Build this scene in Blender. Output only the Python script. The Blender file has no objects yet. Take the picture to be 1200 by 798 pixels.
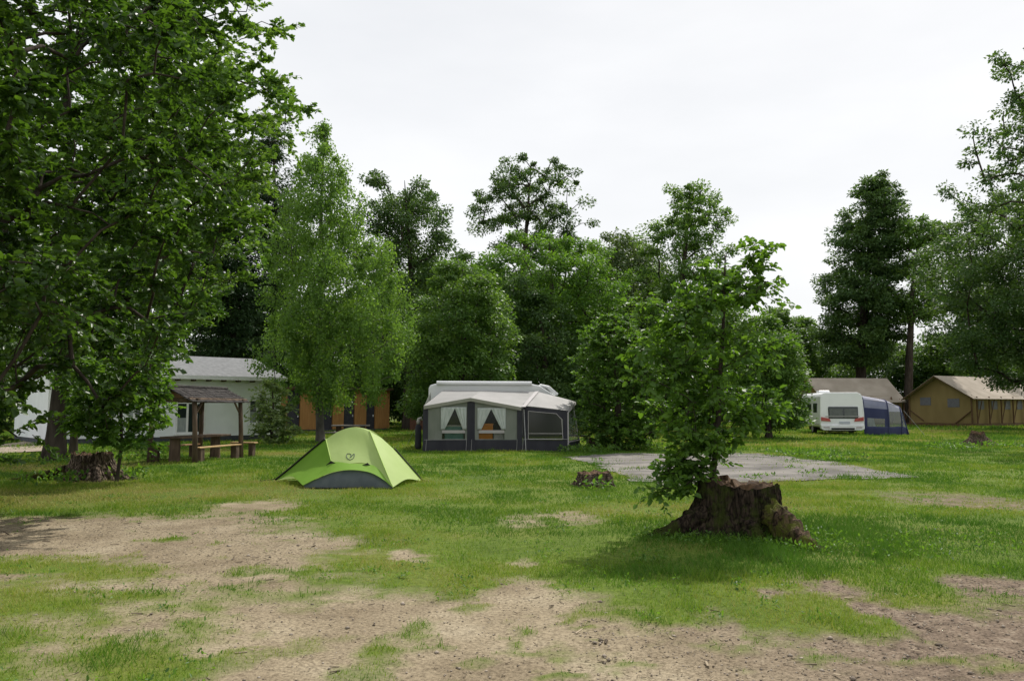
import bpy, math, random
import numpy as np
from mathutils import Vector, Matrix
sc = bpy.context.scene
COL = sc.collection
R = math.radians
F = 940.0; CX, CY = 600.0, 399.0
PITCH = math.atan(80.0 / F)
CAMZ = 1.6
ct, st = math.cos(PITCH), math.sin(PITCH)

# ------------------------------------------------------------------ survey helpers
def ray(px, py):
    u = (px - CX) / F; v = -(py - CY) / F
    return u, ct - v * st, st + v * ct
def at(px, py, Y):
    u, f, z = ray(px, py); k = Y / f
    return Vector((u * k, Y, CAMZ + z * k))
def gnd(px, py):
    u, f, z = ray(px, py); k = -CAMZ / z
    return Vector((u * k, f * k, 0.0))

# ------------------------------------------------------------------ noise
_rl = np.random.RandomState(7).rand(256, 256)
def vnoise(x, y, s=1.0, o=0):
    x = np.asarray(x, float) * s + 31.7 * o + 1000; y = np.asarray(y, float) * s + 17.3 * o + 1000
    xi = np.floor(x).astype(int); yi = np.floor(y).astype(int)
    fx = x - xi; fy = y - yi
    fx = fx * fx * (3 - 2 * fx); fy = fy * fy * (3 - 2 * fy)
    a = _rl[xi & 255, yi & 255]; b = _rl[(xi + 1) & 255, yi & 255]
    c = _rl[xi & 255, (yi + 1) & 255]; d = _rl[(xi + 1) & 255, (yi + 1) & 255]
    return (a * (1 - fx) + b * fx) * (1 - fy) + (c * (1 - fx) + d * fx) * fy
def fbm(x, y, s=1.0, o=0, n=4):
    t = 0; a = 0.5; w = 0
    for i in range(n):
        t = t + a * vnoise(x, y, s * 2 ** i, o + i * 3); w += a; a *= 0.5
    return t / w
def sdpoly(x, y, P):
    """signed distance, positive inside"""
    P = np.asarray(P, float); n = len(P)
    d = np.full(x.shape, 1e9); inside = np.zeros(x.shape, bool)
    for i in range(n):
        ax, ay = P[i]; bx, by = P[(i + 1) % n]
        ex, ey = bx - ax, by - ay
        t = np.clip(((x - ax) * ex + (y - ay) * ey) / (ex * ex + ey * ey + 1e-12), 0, 1)
        d = np.minimum(d, (x - ax - t * ex) ** 2 + (y - ay - t * ey) ** 2)
        c = ((ay > y) != (by > y)) & (x < (bx - ax) * (y - ay) / (by - ay + 1e-12) + ax)
        inside ^= c
    d = np.sqrt(d)
    return np.where(inside, d, -d)

# ------------------------------------------------------------------ materials
def nmat(name, rough=0.7, spec=0.3):
    m = bpy.data.materials.new(name); m.use_nodes = True
    nt = m.node_tree; b = nt.nodes['Principled BSDF']
    b.inputs['Roughness'].default_value = rough
    b.inputs['Specular IOR Level'].default_value = spec
    return m, nt, b
def rgba(c): return (c[0], c[1], c[2], 1)
def surf(name, c1, c2=None, scale=6.0, rough=0.7, spec=0.3, bump=0.0, bscale=None, stretch=(1, 1, 1), detail=5, metallic=0.0, lo=0.35, hi=0.65):
    m, nt, b = nmat(name, rough, spec)
    b.inputs['Metallic'].default_value = metallic
    if c2 is None: c2 = tuple(x * 0.82 for x in c1)
    tc = nt.nodes.new('ShaderNodeTexCoord'); mp = nt.nodes.new('ShaderNodeMapping')
    mp.inputs['Scale'].default_value = stretch
    nt.links.new(tc.outputs['Object'], mp.inputs['Vector'])
    nz = nt.nodes.new('ShaderNodeTexNoise'); nz.inputs['Scale'].default_value = scale; nz.inputs['Detail'].default_value = detail
    nt.links.new(mp.outputs['Vector'], nz.inputs['Vector'])
    rp = nt.nodes.new('ShaderNodeValToRGB')
    rp.color_ramp.elements[0].position = lo; rp.color_ramp.elements[0].color = rgba(c1)
    rp.color_ramp.elements[1].position = hi; rp.color_ramp.elements[1].color = rgba(c2)
    nt.links.new(nz.outputs['Fac'], rp.inputs['Fac']); nt.links.new(rp.outputs['Color'], b.inputs['Base Color'])
    if bump:
        n2 = nt.nodes.new('ShaderNodeTexNoise'); n2.inputs['Scale'].default_value = bscale or scale * 3; n2.inputs['Detail'].default_value = 6
        nt.links.new(mp.outputs['Vector'], n2.inputs['Vector'])
        bp = nt.nodes.new('ShaderNodeBump'); bp.inputs['Strength'].default_value = bump; bp.inputs['Distance'].default_value = 0.03
        nt.links.new(n2.outputs['Fac'], bp.inputs['Height']); nt.links.new(bp.outputs['Normal'], b.inputs['Normal'])
    return m
def fabric(name, c1, c2, trans=0.3, scale=3.0, rough=0.8):
    m = surf(name, c1, c2, scale=scale, rough=rough, spec=0.2, bump=0.45, bscale=3.2, stretch=(1, 1, .45))
    nt = m.node_tree; b = nt.nodes['Principled BSDF']; out = nt.nodes['Material Output']
    tr = nt.nodes.new('ShaderNodeBsdfTranslucent'); mx = nt.nodes.new('ShaderNodeMixShader')
    mx.inputs[0].default_value = trans
    src = b.inputs['Base Color'].links[0].from_socket
    nt.links.new(src, tr.inputs['Color']); nt.links.new(b.outputs[0], mx.inputs[1]); nt.links.new(tr.outputs[0], mx.inputs[2])
    nt.links.new(mx.outputs[0], out.inputs['Surface'])
    return m
def leafmat(name, dark, light, trans=0.35, rough=0.42, spec=0.5):
    """leaf colour varies per leaf through a face attribute"""
    m, nt, b = nmat(name, rough, spec)
    at_ = nt.nodes.new('ShaderNodeAttribute'); at_.attribute_name = 'rnd'
    rp = nt.nodes.new('ShaderNodeValToRGB')
    rp.color_ramp.elements[0].position = 0.0; rp.color_ramp.elements[0].color = rgba(dark)
    rp.color_ramp.elements[1].position = 1.0; rp.color_ramp.elements[1].color = rgba(light)
    nt.links.new(at_.outputs['Fac'], rp.inputs['Fac']); nt.links.new(rp.outputs['Color'], b.inputs['Base Color'])
    tr = nt.nodes.new('ShaderNodeBsdfTranslucent'); mx = nt.nodes.new('ShaderNodeMixShader'); mx.inputs[0].default_value = trans
    g = nt.nodes.new('ShaderNodeMix'); g.data_type = 'RGBA'; g.blend_type = 'MULTIPLY'; g.inputs[0].default_value = 1.0
    nt.links.new(rp.outputs['Color'], g.inputs[6]); g.inputs[7].default_value = (1.9, 1.85, 0.7, 1)
    nt.links.new(g.outputs[2], tr.inputs['Color'])
    nt.links.new(b.outputs[0], mx.inputs[1]); nt.links.new(tr.outputs[0], mx.inputs[2])
    nt.links.new(mx.outputs[0], nt.nodes['Material Output'].inputs['Surface'])
    return m
M = {}
M['bark'] = surf('bark', (0.032, 0.026, 0.02), (0.075, 0.062, 0.05), scale=5, rough=0.95, spec=0.1, bump=0.9, bscale=14, stretch=(1, 1, 0.25))
M['bark_grey'] = surf('bark_grey', (0.07, 0.066, 0.058), (0.14, 0.13, 0.115), scale=4, rough=0.9, spec=0.1, bump=0.6, bscale=12, stretch=(1, 1, 0.4))
M['L_beech'] = leafmat('leaf_beech', (0.019, 0.0516, 0.0098), (0.0689, 0.1378, 0.0214), 0.39, 0.42, 0.45)
M['L_mid'] = leafmat('leaf_mid', (0.0515, 0.1185, 0.0258), (0.1352, 0.2318, 0.0515), 0.39, .5, .35)
M['L_birch'] = leafmat('leaf_birch', (0.0688, 0.1438, 0.0325), (0.1562, 0.2687, 0.0562), 0.41, .55, .3)
M['L_dark'] = leafmat('leaf_dark', (0.0331, 0.079, 0.0242), (0.0956, 0.1658, 0.0459), 0.33, 0.55, 0.3)
M['L_spruce'] = leafmat('leaf_spruce', (0.0203, 0.0486, 0.0175), (0.0459, 0.0891, 0.0297), 0.18, 0.6, 0.25)
M['L_yellow'] = leafmat('leaf_yellowgreen', (0.0475, 0.1197, 0.0185), (0.1296, 0.2394, 0.0422), 0.41, .55, .3)
M['L_hazel'] = leafmat('leaf_hazel', (0.0488, 0.1143, 0.0199), (0.1126, 0.2137, 0.0357), 0.43, 0.5, 0.35)
M['L_pale'] = leafmat('leaf_pale', (0.11, 0.18, 0.06), (0.24, 0.32, 0.13), 0.35, .5, .4)
M['L_grey'] = leafmat('leaf_greyish', (0.054, 0.102, 0.036), (0.132, 0.192, 0.072), 0.31, 0.5, 0.4)

# ------------------------------------------------------------------ object helpers
def tag(o, label=None, cat=None, group=None, kind=None):
    if label: o['label'] = label
    if cat: o['category'] = cat
    if group: o['group'] = group
    if kind: o['kind'] = kind
    return o
def thing(name, label, cat, loc=(0, 0, 0), rz=0, group=None):
    o = bpy.data.objects.new(name, None); COL.objects.link(o)
    o.empty_display_size = 0.3
    o.location = loc; o.rotation_euler = (0, 0, rz)
    return tag(o, label, cat, group)
def npmesh(name, V, Fc, mat, parent=None, rnd=None, smooth=False, attrs=None):
    """V (n,3), Fc (m,k) uniform faces"""
    V = np.ascontiguousarray(V, np.float32); Fc = np.ascontiguousarray(Fc, np.int32)
    me = bpy.data.meshes.new(name)
    me.vertices.add(len(V)); me.vertices.foreach_set('co', V.ravel())
    m, k = Fc.shape
    me.loops.add(m * k); me.loops.foreach_set('vertex_index', Fc.ravel())
    me.polygons.add(m); me.polygons.foreach_set('loop_start', np.arange(m, dtype=np.int32) * k)
    if smooth: me.polygons.foreach_set('use_smooth', np.ones(m, bool))
    me.update(calc_edges=True)
    if rnd is not None:
        a = me.attributes.new('rnd', 'FLOAT', 'FACE'); a.data.foreach_set('value', np.ascontiguousarray(rnd, np.float32))
    if attrs:
        for kk, vv in attrs.items():
            a = me.attributes.new(kk, 'FLOAT', 'POINT'); a.data.foreach_set('value', np.ascontiguousarray(vv, np.float32))
    me.materials.append(mat)
    o = bpy.data.objects.new(name, me); COL.objects.link(o)
    if parent: o.parent = parent
    return o
class MB:
    def __init__(s): s.v = []; s.f = []
    def add(s, vs, fs):
        n = len(s.v); s.v += [tuple(v) for v in vs]; s.f += [tuple(i + n for i in f) for f in fs]; return s
    def box(s, x0, x1, y0, y1, z0, z1):
        return s.add([(x0, y0, z0), (x1, y0, z0), (x1, y1, z0), (x0, y1, z0), (x0, y0, z1), (x1, y0, z1), (x1, y1, z1), (x0, y1, z1)],
                     [(0, 3, 2, 1), (4, 5, 6, 7), (0, 1, 5, 4), (1, 2, 6, 5), (2, 3, 7, 6), (3, 0, 4, 7)])
    def beam(s, a, b, w, h, up=(0, 0, 1)):
        a = Vector(a); b = Vector(b); d = (b - a).normalized(); up = Vector(up)
        if abs(d.dot(up)) > 0.98: up = Vector((0, 1, 0))
        x = d.cross(up).normalized(); y = x.cross(d).normalized()
        vs = []
        for p in (a, b):
            for sx, sy in ((-1, -1), (1, -1), (1, 1), (-1, 1)): vs.append(p + x * sx * w / 2 + y * sy * h / 2)
        return s.add(vs, [(3, 2, 1, 0), (4, 5, 6, 7), (0, 1, 5, 4), (1, 2, 6, 5), (2, 3, 7, 6), (3, 0, 4, 7)])
    def tube(s, pts, rad, n=8, cap=True):
        pts = [Vector(p) for p in pts]; rad = rad if isinstance(rad, (list, tuple)) else [rad] * len(pts)
        vs = []; ref = None
        for i, p in enumerate(pts):
            d = (pts[min(i + 1, len(pts) - 1)] - pts[max(i - 1, 0)]).normalized()
            if ref is None or abs(ref.dot(d)) > 0.95:
                ref = Vector((0, 0, 1)) if abs(d.z) < 0.9 else Vector((1, 0, 0))
            x = d.cross(ref).normalized(); y = d.cross(x).normalized(); ref = x.cross(d)
            for k in range(n):
                a = 2 * math.pi * k / n; vs.append(p + (x * math.cos(a) + y * math.sin(a)) * rad[i])
        fs = []
        for i in range(len(pts) - 1):
            for k in range(n):
                fs.append((i * n + k, i * n + (k + 1) % n, (i + 1) * n + (k + 1) % n, (i + 1) * n + k))
        if cap: fs.append(tuple(range(n))); fs.append(tuple((len(pts) - 1) * n + k for k in reversed(range(n))))
        return s.add(vs, fs)
    def prism(s, poly, fn, t0, t1):
        """poly of 2D points, fn(a,b,t)->xyz, extruded t0..t1"""
        n = len(poly)
        vs = [fn(a, b, t0) for a, b in poly] + [fn(a, b, t1) for a, b in poly]
        fs = [tuple(range(n)), tuple(range(2 * n - 1, n - 1, -1))] + [(i, i + n, (i + 1) % n + n, (i + 1) % n) for i in range(n)]
        return s.add(vs, fs)
    def loft(s, curves, nu=10, nv=10, sag=0.0, sagdir=(0, 0, -1)):
        C = [resample(c, nv) for c in curves]
        P = [resample([C[k][j] for k in range(len(C))], nu, True) for j in range(nv)]
        sd = Vector(sagdir)
        vs = []
        for j in range(nv):
            for i in range(nu):
                w = math.sin(math.pi * i / (nu - 1)) * math.sin(math.pi * j / (nv - 1))
                vs.append(P[j][i] + sd * sag * w)
        fs = [(j * nu + i, j * nu + i + 1, (j + 1) * nu + i + 1, (j + 1) * nu + i) for j in range(nv - 1) for i in range(nu - 1)]
        return s.add(vs, fs)
    def build(s, name, mat, parent=None, bevel=0.0, smooth=False, seg=2, solid=0.0, normals=True):
        me = bpy.data.meshes.new(name); me.from_pydata(s.v, [], s.f); me.update()
        if normals:
            import bmesh
            bm = bmesh.new(); bm.from_mesh(me); bmesh.ops.recalc_face_normals(bm, faces=bm.faces); bm.to_mesh(me); bm.free()
        me.materials.append(mat)
        if smooth: me.polygons.foreach_set('use_smooth', [True] * len(me.polygons))
        o = bpy.data.objects.new(name, me); COL.objects.link(o)
        if parent: o.parent = parent
        if solid:
            md = o.modifiers.new('s', 'SOLIDIFY'); md.thickness = solid
        if bevel:
            md = o.modifiers.new('b', 'BEVEL'); md.width = bevel; md.segments = seg; md.limit_method = 'ANGLE'
        return o
def resample(c, n, smooth=True):
    c = [Vector(p) for p in c]
    if len(c) == 2: return [c[0].lerp(c[1], i / (n - 1)) for i in range(n)]
    L = [0]
    for a, b in zip(c, c[1:]): L.append(L[-1] + max((b - a).length, 1e-6))
    out = []
    for i in range(n):
        t = L[-1] * i / (n - 1); k = 0
        while k < len(L) - 2 and L[k + 1] < t: k += 1
        u = (t - L[k]) / (L[k + 1] - L[k]); p1, p2 = c[k], c[k + 1]
        p0 = c[k - 1] if k > 0 else p1 * 2 - p2; p3 = c[k + 2] if k + 2 < len(c) else p2 * 2 - p1
        out.append(0.5 * ((2 * p1) + (p2 - p0) * u + (2 * p0 - 5 * p1 + 4 * p2 - p3) * u * u + (3 * p1 - p0 - 3 * p2 + p3) * u ** 3))
    return out

# ------------------------------------------------------------------ foliage
def unit(a): return a / (np.linalg.norm(a, axis=1, keepdims=True) + 1e-9)
def leaf_geo(P, D, N, size, hi, rng, aspect=0.55):
    """P base points, D leaf direction, N leaf normal, size (n,)"""
    D = unit(D); S = unit(np.cross(D, N)); N = unit(np.cross(S, D)); L = size[:, None]
    n = len(P)
    if hi:
        w = L * aspect * 0.5; fold = N * w * 0.45
        v = np.stack([P, P + D * L * 0.28 + S * w * 0.9 + fold, P + D * L * 0.68 + S * w * 0.8 + fold - N * L * 0.05, P + D * L - N * L * 0.12,
                      P + D * L * 0.68 - S * w * 0.8 + fold - N * L * 0.05, P + D * L * 0.28 - S * w * 0.9 + fold], 1).reshape(-1, 3)
        b = (np.arange(n) * 6)[:, None]
        f = np.concatenate([b + np.array([[0, 1, 2, 3]]), b + np.array([[0, 3, 4, 5]])], 1).reshape(-1, 4)
        return v, f, 2
    w = L * aspect * 0.5
    v = np.stack([P, P + D * L * 0.45 + S * w, P + D * L, P + D * L * 0.5 - S * w], 1).reshape(-1, 3)
    f = (np.arange(n) * 4)[:, None] + np.array([[0, 1, 2, 3]])
    return v, f, 1
def clump_leaves(C, rad, n, lsize, rng, axis_xy, hi=False, flat=0.55, style='broad', aspect=0.6, sizevar=0.48):
    """leaf positions for clumps C (k,3) with radii rad (k,)"""
    k = len(C)
    idx = np.repeat(np.arange(k), n)
    m = len(idx)
    if style == 'spray':
        tw = 7; per = max(2, n // tw)
        idx = np.repeat(np.arange(k), tw)
        out = unit(np.c_[C[idx, :2] - axis_xy, np.zeros(len(idx))] + 1e-6)
        th = rng.uniform(-3.1, 3.1, len(idx))
        dx = out[:, 0] * np.cos(th) - out[:, 1] * np.sin(th); dy = out[:, 0] * np.sin(th) + out[:, 1] * np.cos(th)
        T = unit(np.stack([dx, dy, rng.uniform(-0.75, 0.85, len(idx))], 1))
        s0 = C[idx] + rng.normal(0, 0.22, (len(idx), 3)) * rad[idx, None] * [1, 1, 0.6]
        Lt = rad[idx] * rng.uniform(0.7, 1.35, len(idx))
        twA = s0; twB = s0 + T * Lt[:, None] + np.array([0, 0, -0.12]) * Lt[:, None]
        u = np.tile(np.linspace(0.1, 1.0, per), len(idx)); j = np.repeat(np.arange(len(idx)), per)
        P = twA[j] + (twB - twA)[j] * u[:, None] + np.array([0, 0, -0.05]) * (u * u)[:, None] * Lt[j, None]
        side = np.where(np.tile(np.arange(per) % 2, len(idx)) == 0, 1.0, -1.0)
        S = np.cross(T[j], [0, 0, 1.0]); S = unit(S)
        D = T[j] * 0.7 + S * side[:, None] * rng.uniform(0.5, 1.1, (len(j), 1)) + np.array([0, 0, -0.22]) + rng.normal(0, 0.38, (len(j), 3))
        N = np.array([0, 0, .8]) + rng.normal(0, 0.6, (len(j), 3))
        cid = idx[j]; tws = (twA, twB)
    else:
        d = unit(rng.normal(0, 1, (m, 3))); r = rng.rand(m) ** 0.45
        off = d * (r * rad[idx])[:, None] * [1, 1, flat]
        P = C[idx] + off
        if style == 'droop':
            D = np.stack([rng.normal(0, .5, m), rng.normal(0, .5, m), -np.abs(rng.normal(.7, .4, m))], 1)
            N = rng.normal(0, 1, (m, 3)) + d * 0.6
        elif style == 'needle':
            o = unit(np.c_[P[:, :2] - axis_xy, np.zeros(m)] + 1e-6)
            D = o * 0.8 + rng.normal(0, .5, (m, 3)) + [0, 0, -0.35]; N = np.array([0, 0, 1.0]) + rng.normal(0, .6, (m, 3))
        else:
            o = unit(np.c_[P[:, :2] - axis_xy, np.zeros(m)] + 1e-6)
            D = o * 0.4 + d * 0.5 + rng.normal(0, .5, (m, 3)) + [0, 0, -0.3]
            N = np.array([0, 0, .8]) + d * 0.7 + rng.normal(0, .45, (m, 3))
        cid = idx; tws = None
    m = len(P)
    size = lsize * rng.uniform(1 - sizevar, 1 + sizevar, m)
    v, f, q = leaf_geo(P, D, N, size, hi, rng, aspect)
    base = rng.rand(k)
    rnd = np.clip(base[cid] * 0.55 + rng.rand(m) * 0.45, 0, 1)
    return v, f, np.repeat(rnd, q), tws
def grow(base, lean_top, C, trunk_r, rng, first, sides=6, minr=0.012):
    """skeleton: trunk from base to top then connect every clump to the nearest node"""
    base = np.asarray(base, float); top = np.asarray(lean_top, float)
    nT = 14
    t = np.linspace(0, 1, nT)
    wob = np.c_[np.interp(t, [0, .3, .6, 1], [0, rng.normal(0, .012), rng.normal(0, .02), 0]), np.interp(t, [0, .4, .7, 1], [0, rng.normal(0, .012), rng.normal(0, .02), 0]), np.zeros(nT)] * np.linalg.norm(top - base)
    tp = base + (top - base) * t[:, None] + wob
    nodes = [p for p in tp]; parent = [-1] + list(range(nT - 1)); w = [0.0] * nT
    istr = [True] * nT
    order = np.argsort(np.linalg.norm(C[:, :2] - np.interp(C[:, 2], tp[:, 2], np.arange(nT))[:, None] * 0 - tp[:1, :2], axis=1) + 0.15 * np.abs(C[:, 2] - base[2]))
    H = top[2] - base[2]
    for ci in order:
        c = C[ci]; A = np.array(nodes)
        d = c - A; dist = np.linalg.norm(d, axis=1)
        up = d[:, 2] / (dist + 1e-6)
        cost = dist * (1 + 0.7 * np.clip(0.15 - up, 0, 1)) + np.where(A[:, 2] < base[2] + first * H, 1e3, 0)
        j = int(np.argmin(cost)); a = A[j]; L = dist[j]
        ns = max(2, min(5, int(L / (0.07 * H + 0.15)) + 1)); prev = j
        for s in range(1, ns + 1):
            u = s / ns
            q = a + (c - a) * u + np.array([0, 0, 0.09 * L * math.sin(math.pi * u)]) + rng.normal(0, 0.035 * L, 3) * (u < 1)
            nodes.append(q); parent.append(prev); istr.append(False); w.append(1.0 if s == ns else 0.0); prev = len(nodes) - 1
    n = len(nodes); acc = np.array(w)
    for i in range(n - 1, nT - 1, -1): acc[parent[i]] += acc[i]
    for i in range(nT - 1, 0, -1): acc[parent[i]] += acc[i]
    tot = acc[0] + 1e-6
    rad = np.maximum(trunk_r * 0.8 * (acc / tot) ** 0.48, minr)
    V = []; Fc = []; A = np.array(nodes)
    k = sides; ang = 2 * np.pi * np.arange(k) / k
    S = []; E = []; R0 = []; R1 = []
    for i in range(nT, n):
        p = parent[i]; S.append(A[p]); E.append(A[i]); R1.append(rad[i]); R0.append(min(rad[p], rad[i] * 1.35) if not istr[p] else rad[i] * 1.3)
    # trunk as one continuous tube with root flare
    kt = 14; at_ = 2 * np.pi * np.arange(kt) / kt
    tt = np.r_[0, 0.015, 0.04, np.linspace(0.08, 1, 16)]
    tr = []
    for u in tt:
        c = np.array([np.interp(u, t, tp[:, i]) for i in range(3)])
        r = trunk_r * (1 - u) ** 0.75 * 0.93 + minr * 1.5 + trunk_r * 0.55 * math.exp(-u * H / (trunk_r * 1.6 + 1e-6))
        rr = r * (1 + 0.10 * np.sin(at_ * 3 + 1.3) * math.exp(-u * H / (trunk_r * 3)) + 0.05 * np.sin(at_ * 5 + u * 20))
        tr.append(np.c_[c[0] + rr * np.cos(at_), c[1] + rr * np.sin(at_), np.full(kt, c[2])])
    V.append(np.concatenate(tr)); m = len(tt)
    i0 = np.arange(m - 1)[:, None] * kt; kk = np.arange(kt)[None]
    Fc.append(np.stack([i0 + kk, i0 + (kk + 1) % kt, i0 + kt + (kk + 1) % kt, i0 + kt + kk], -1).reshape(-1, 4))
    nv = len(V[0])
    if S:
        v, f = tubes(np.array(S), np.array(E), np.array(R0), np.array(R1), k)
        V.append(v); Fc.append(f + nv)
    return np.concatenate(V), np.concatenate(Fc)
def tubes(S, E, R0, R1, k):
    D = unit(E - S); X = unit(np.cross(D, np.where(np.abs(D[:, 2:3]) > .9, [[1.0, 0, 0]], [[0, 0, 1.0]]))); Y = np.cross(D, X)
    ang = 2 * np.pi * np.arange(k) / k; c = np.cos(ang)[None, :, None]; s = np.sin(ang)[None, :, None]
    ring = X[:, None] * c + Y[:, None] * s
    v = np.concatenate([S[:, None] + ring * R0[:, None, None], E[:, None] + ring * R1[:, None, None]], 1).reshape(-1, 3)
    kk = np.arange(k); f1 = np.stack([kk, (kk + 1) % k, (kk + 1) % k + k, kk + k], 1)
    f = ((np.arange(len(S)) * 2 * k)[:, None, None] + f1[None]).reshape(-1, 4)
    return v, f
def crown_samples(rows, Y, n, rng, depth=1.0, outer=0.45, lump=0.25, layer=0, inner_y=1.0):
    """rows: measured crown outline (py, x left, x right) at the tree's distance -> points through a 3D crown"""
    Z = []; XL = []; XR = []
    for py, a, b in rows:
        p = at(a, py, Y); q = at(b, py, Y); Z.append(p.z); XL.append(p.x); XR.append(q.x)
    Z = np.array(Z)[::-1]; XL = np.array(XL)[::-1]; XR = np.array(XR)[::-1]
    zz = np.linspace(Z[0], Z[-1], 400); ww = np.interp(zz, Z, XR - XL)
    pr = (ww + 0.15 * ww.max()) ** 1.5; pr /= pr.sum()
    z = rng.choice(zz, n, p=pr) + rng.uniform(-.5, .5, n) * (zz[1] - zz[0])
    if layer: z = np.round(z / layer) * layer + rng.normal(0, layer * 0.13, n)
    z = np.clip(z, Z[0], Z[-1])
    c = (np.interp(z, Z, XR) + np.interp(z, Z, XL)) / 2; h = (np.interp(z, Z, XR) - np.interp(z, Z, XL)) / 2
    th = rng.uniform(0, 2 * np.pi, n); r = rng.rand(n) ** outer
    H = Z[-1] - Z[0]
    lum = 1 - lump + 2 * lump * vnoise(np.cos(th) * 2.2 + 5, z / H * 7 + np.sin(th) * 2.2, 1.0, int(rng.randint(50)))
    x = c + h * r * np.cos(th) * np.minimum(lum, 1.08); y = Y + h * depth * r * np.sin(th) * np.minimum(lum, 1.08)
    return np.stack([x, y, z], 1)
NLEAF = 0
def tree(name, label, cat, Y, rows, trunk_px, base_py=None, trunk_r=0.25, n=200, crad=0.6, leaves=200, lsize=0.12, mat='L_mid', bark='bark',
         style='broad', flat=0.55, hi=False, seed=1, first=0.2, depth=1.0, outer=0.45, lump=0.25, layer=0, group=None, base=None, top_px=None,
         aspect=0.6, extra=None, cmin=0.6, base_z=-0.05, minr=0.012, topfrac=0.97):
    global NLEAF
    rng = np.random.RandomState(seed)
    b = base if base is not None else Vector((at(trunk_px, 479, Y).x, Y, base_z))
    C = crown_samples(rows, Y, n, rng, depth, outer, lump, layer)
    if extra is not None: C = np.concatenate([C, extra])
    n = len(C)
    tz = C[:, 2].max() * topfrac
    tx = at(top_px, 300, Y).x if top_px is not None else C[C[:, 2] > np.percentile(C[:, 2], 90)][:, 0].mean() * 0.6 + b.x * 0.4
    rad = crad * rng.uniform(cmin, 1.25, n)
    zr = (C[:, 2] - C[:, 2].min()) / (np.ptp(C[:, 2]) + 1e-6)
    rad *= np.where(zr > 0.85, 0.7, 1.0)
    axis = np.stack([np.interp(C[:, 2], [b.z, tz], [b.x, tx]), np.interp(C[:, 2], [b.z, tz], [b.y, Y])], 1).mean(0)
    v, f, rnd, tws = clump_leaves(C, rad, leaves, lsize, rng, axis, hi, flat, style, aspect)
    NLEAF += len(f)
    root = thing(name, label, cat, b, 0, group)
    bo = np.array(b)
    V, Fc = grow(b, (tx, Y, tz), C, trunk_r, rng, first, minr=minr)
    if tws is not None:
        a_, b_ = tws; v2, f2 = tubes(a_, b_, np.full(len(a_), minr * .55), np.full(len(a_), minr * .25), 3)
        Fc = np.concatenate([Fc, f2 + len(V)]); V = np.concatenate([V, v2])
    npmesh('trunk', V - bo, Fc, M[bark], root, smooth=True)
    npmesh('crown', v - bo, f, M[mat], root, rnd)
    return root

# ================================================================== GROUND
dirt_px = [(-260, 606), (60, 606), (150, 603), (300, 601), (345, 617), (430, 634), (395, 648), (360, 655), (372, 680), (460, 692), (520, 694), (560, 690), (600, 680), (660, 690), (720, 714), (770, 722), (810, 752),
           (860, 768), (920, 742), (960, 736), (1010, 742), (1100, 742), (1210, 700), (1500, 690), (2400, 700)]
low_px = [(235, 798), (225, 760), (250, 700), (190, 668), (110, 652), (40, 650), (-260, 655)]
dirtP = [tuple(gnd(*p)[:2]) for p in dirt_px] + [(30, 3.0), (30, -12), (-2.0, -12)] + [(-1.9, 3.2)] + [tuple(gnd(*p)[:2]) for p in low_px]
padP = [tuple(gnd(*p)[:2]) for p in [(660, 535), (730, 531), (800, 530.5), (886, 531), (950, 539), (1010, 547), (1074, 558), (975, 562), (912, 564), (850, 567), (800, 569), (770, 568), (745, 563), (715, 552), (685, 543)]]
bare = [(482, 650, .26, .12, .75), (975, 690, .34, .22, .9), (1105, 728, .4, .25, 1), (1040, 715, .3, .15, .8), (660, 606, .6, .5, .26), (300, 592, .9, .5, .55), (620, 610, .5, .4, .22), (1180, 688, .5, .25, .8), (620, 655, .2, .15, .25), (835, 735, .3, .25, .8), (900, 690, .2, .15, .5), (1120, 585, 1.4, .9, .32)]
patch = [(485, 735, .26, .14), (600, 745, .12, .10), (620, 758, .38, .10), (650, 720, .10, .08), (560, 705, .3, .12), (430, 775, .28, .3), (672, 655, .1, .1), (130, 700, .2, .1), (680, 733, .1, .07), (545, 775, .2, .1), (650, 785, .2, .08), (190, 630, .5, .1),
         (350, 700, .5, .25), (290, 690, .3, .2), (1090, 772, .35, .12), (970, 765, .4, .15), (1170, 775, .3, .12), (285, 668, .35, .15), (760, 775, .25, .08), (800, 722, .4, .14), (520, 748, .2, .06), (330, 672, .4, .15)]
def dirtmask(x, y):
    sd = sdpoly(x, y, dirtP)
    s = np.clip(y / 9.0, 0.45, 1.6)
    hf = (fbm(x, y, 6.0, 9, 4) - .5) * 2.0
    n = (fbm(x, y, 0.9, 1) - .5) * 1.7 + hf * .75
    wx_ = x + (fbm(x, y, 4.5, 90, 3) - .5) * .45; wy_ = y + (fbm(x, y, 4.5, 95, 3) - .5) * .6
    v = np.minimum(sd / s * 1.7, 1.15) + n * 1.0
    v = np.minimum(v, 1.0)
    for px, py, a, b, k in bare:
        g = gnd(px, py); q = 1 - ((wx_ - g.x) / a) ** 2 - ((wy_ - g.y) / (b * 2.2)) ** 2
        v = np.maximum(v, np.minimum(q * 1.3, 1) * 1.1 - (1 - k) * 1.1 + hf * 0.7)
    for px, py, a, b in patch:
        g = gnd(px, py); v = v - np.clip((.9 - ((wx_ - g.x) / a) ** 2 - ((wy_ - g.y) / (b * 2.0)) ** 2) * 1.3 + hf * .5, 0, 1.15)
    v = v - np.clip((fbm(x, y, 2.1, 21, 3) - 0.66) * 6, 0, .9) * (hf > -.5)
    # thin grass with soil showing at the lower left
    v = np.maximum(v, np.where((x < -1.2) & (y < 8), (fbm(x, y, 2.3, 33, 4) - 0.57) * 3.0 + hf * .5 - np.clip((6.3 - y), 0, 2) * .30, -9))
    return np.clip(v * .8 + 0.5, 0, 1)
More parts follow.
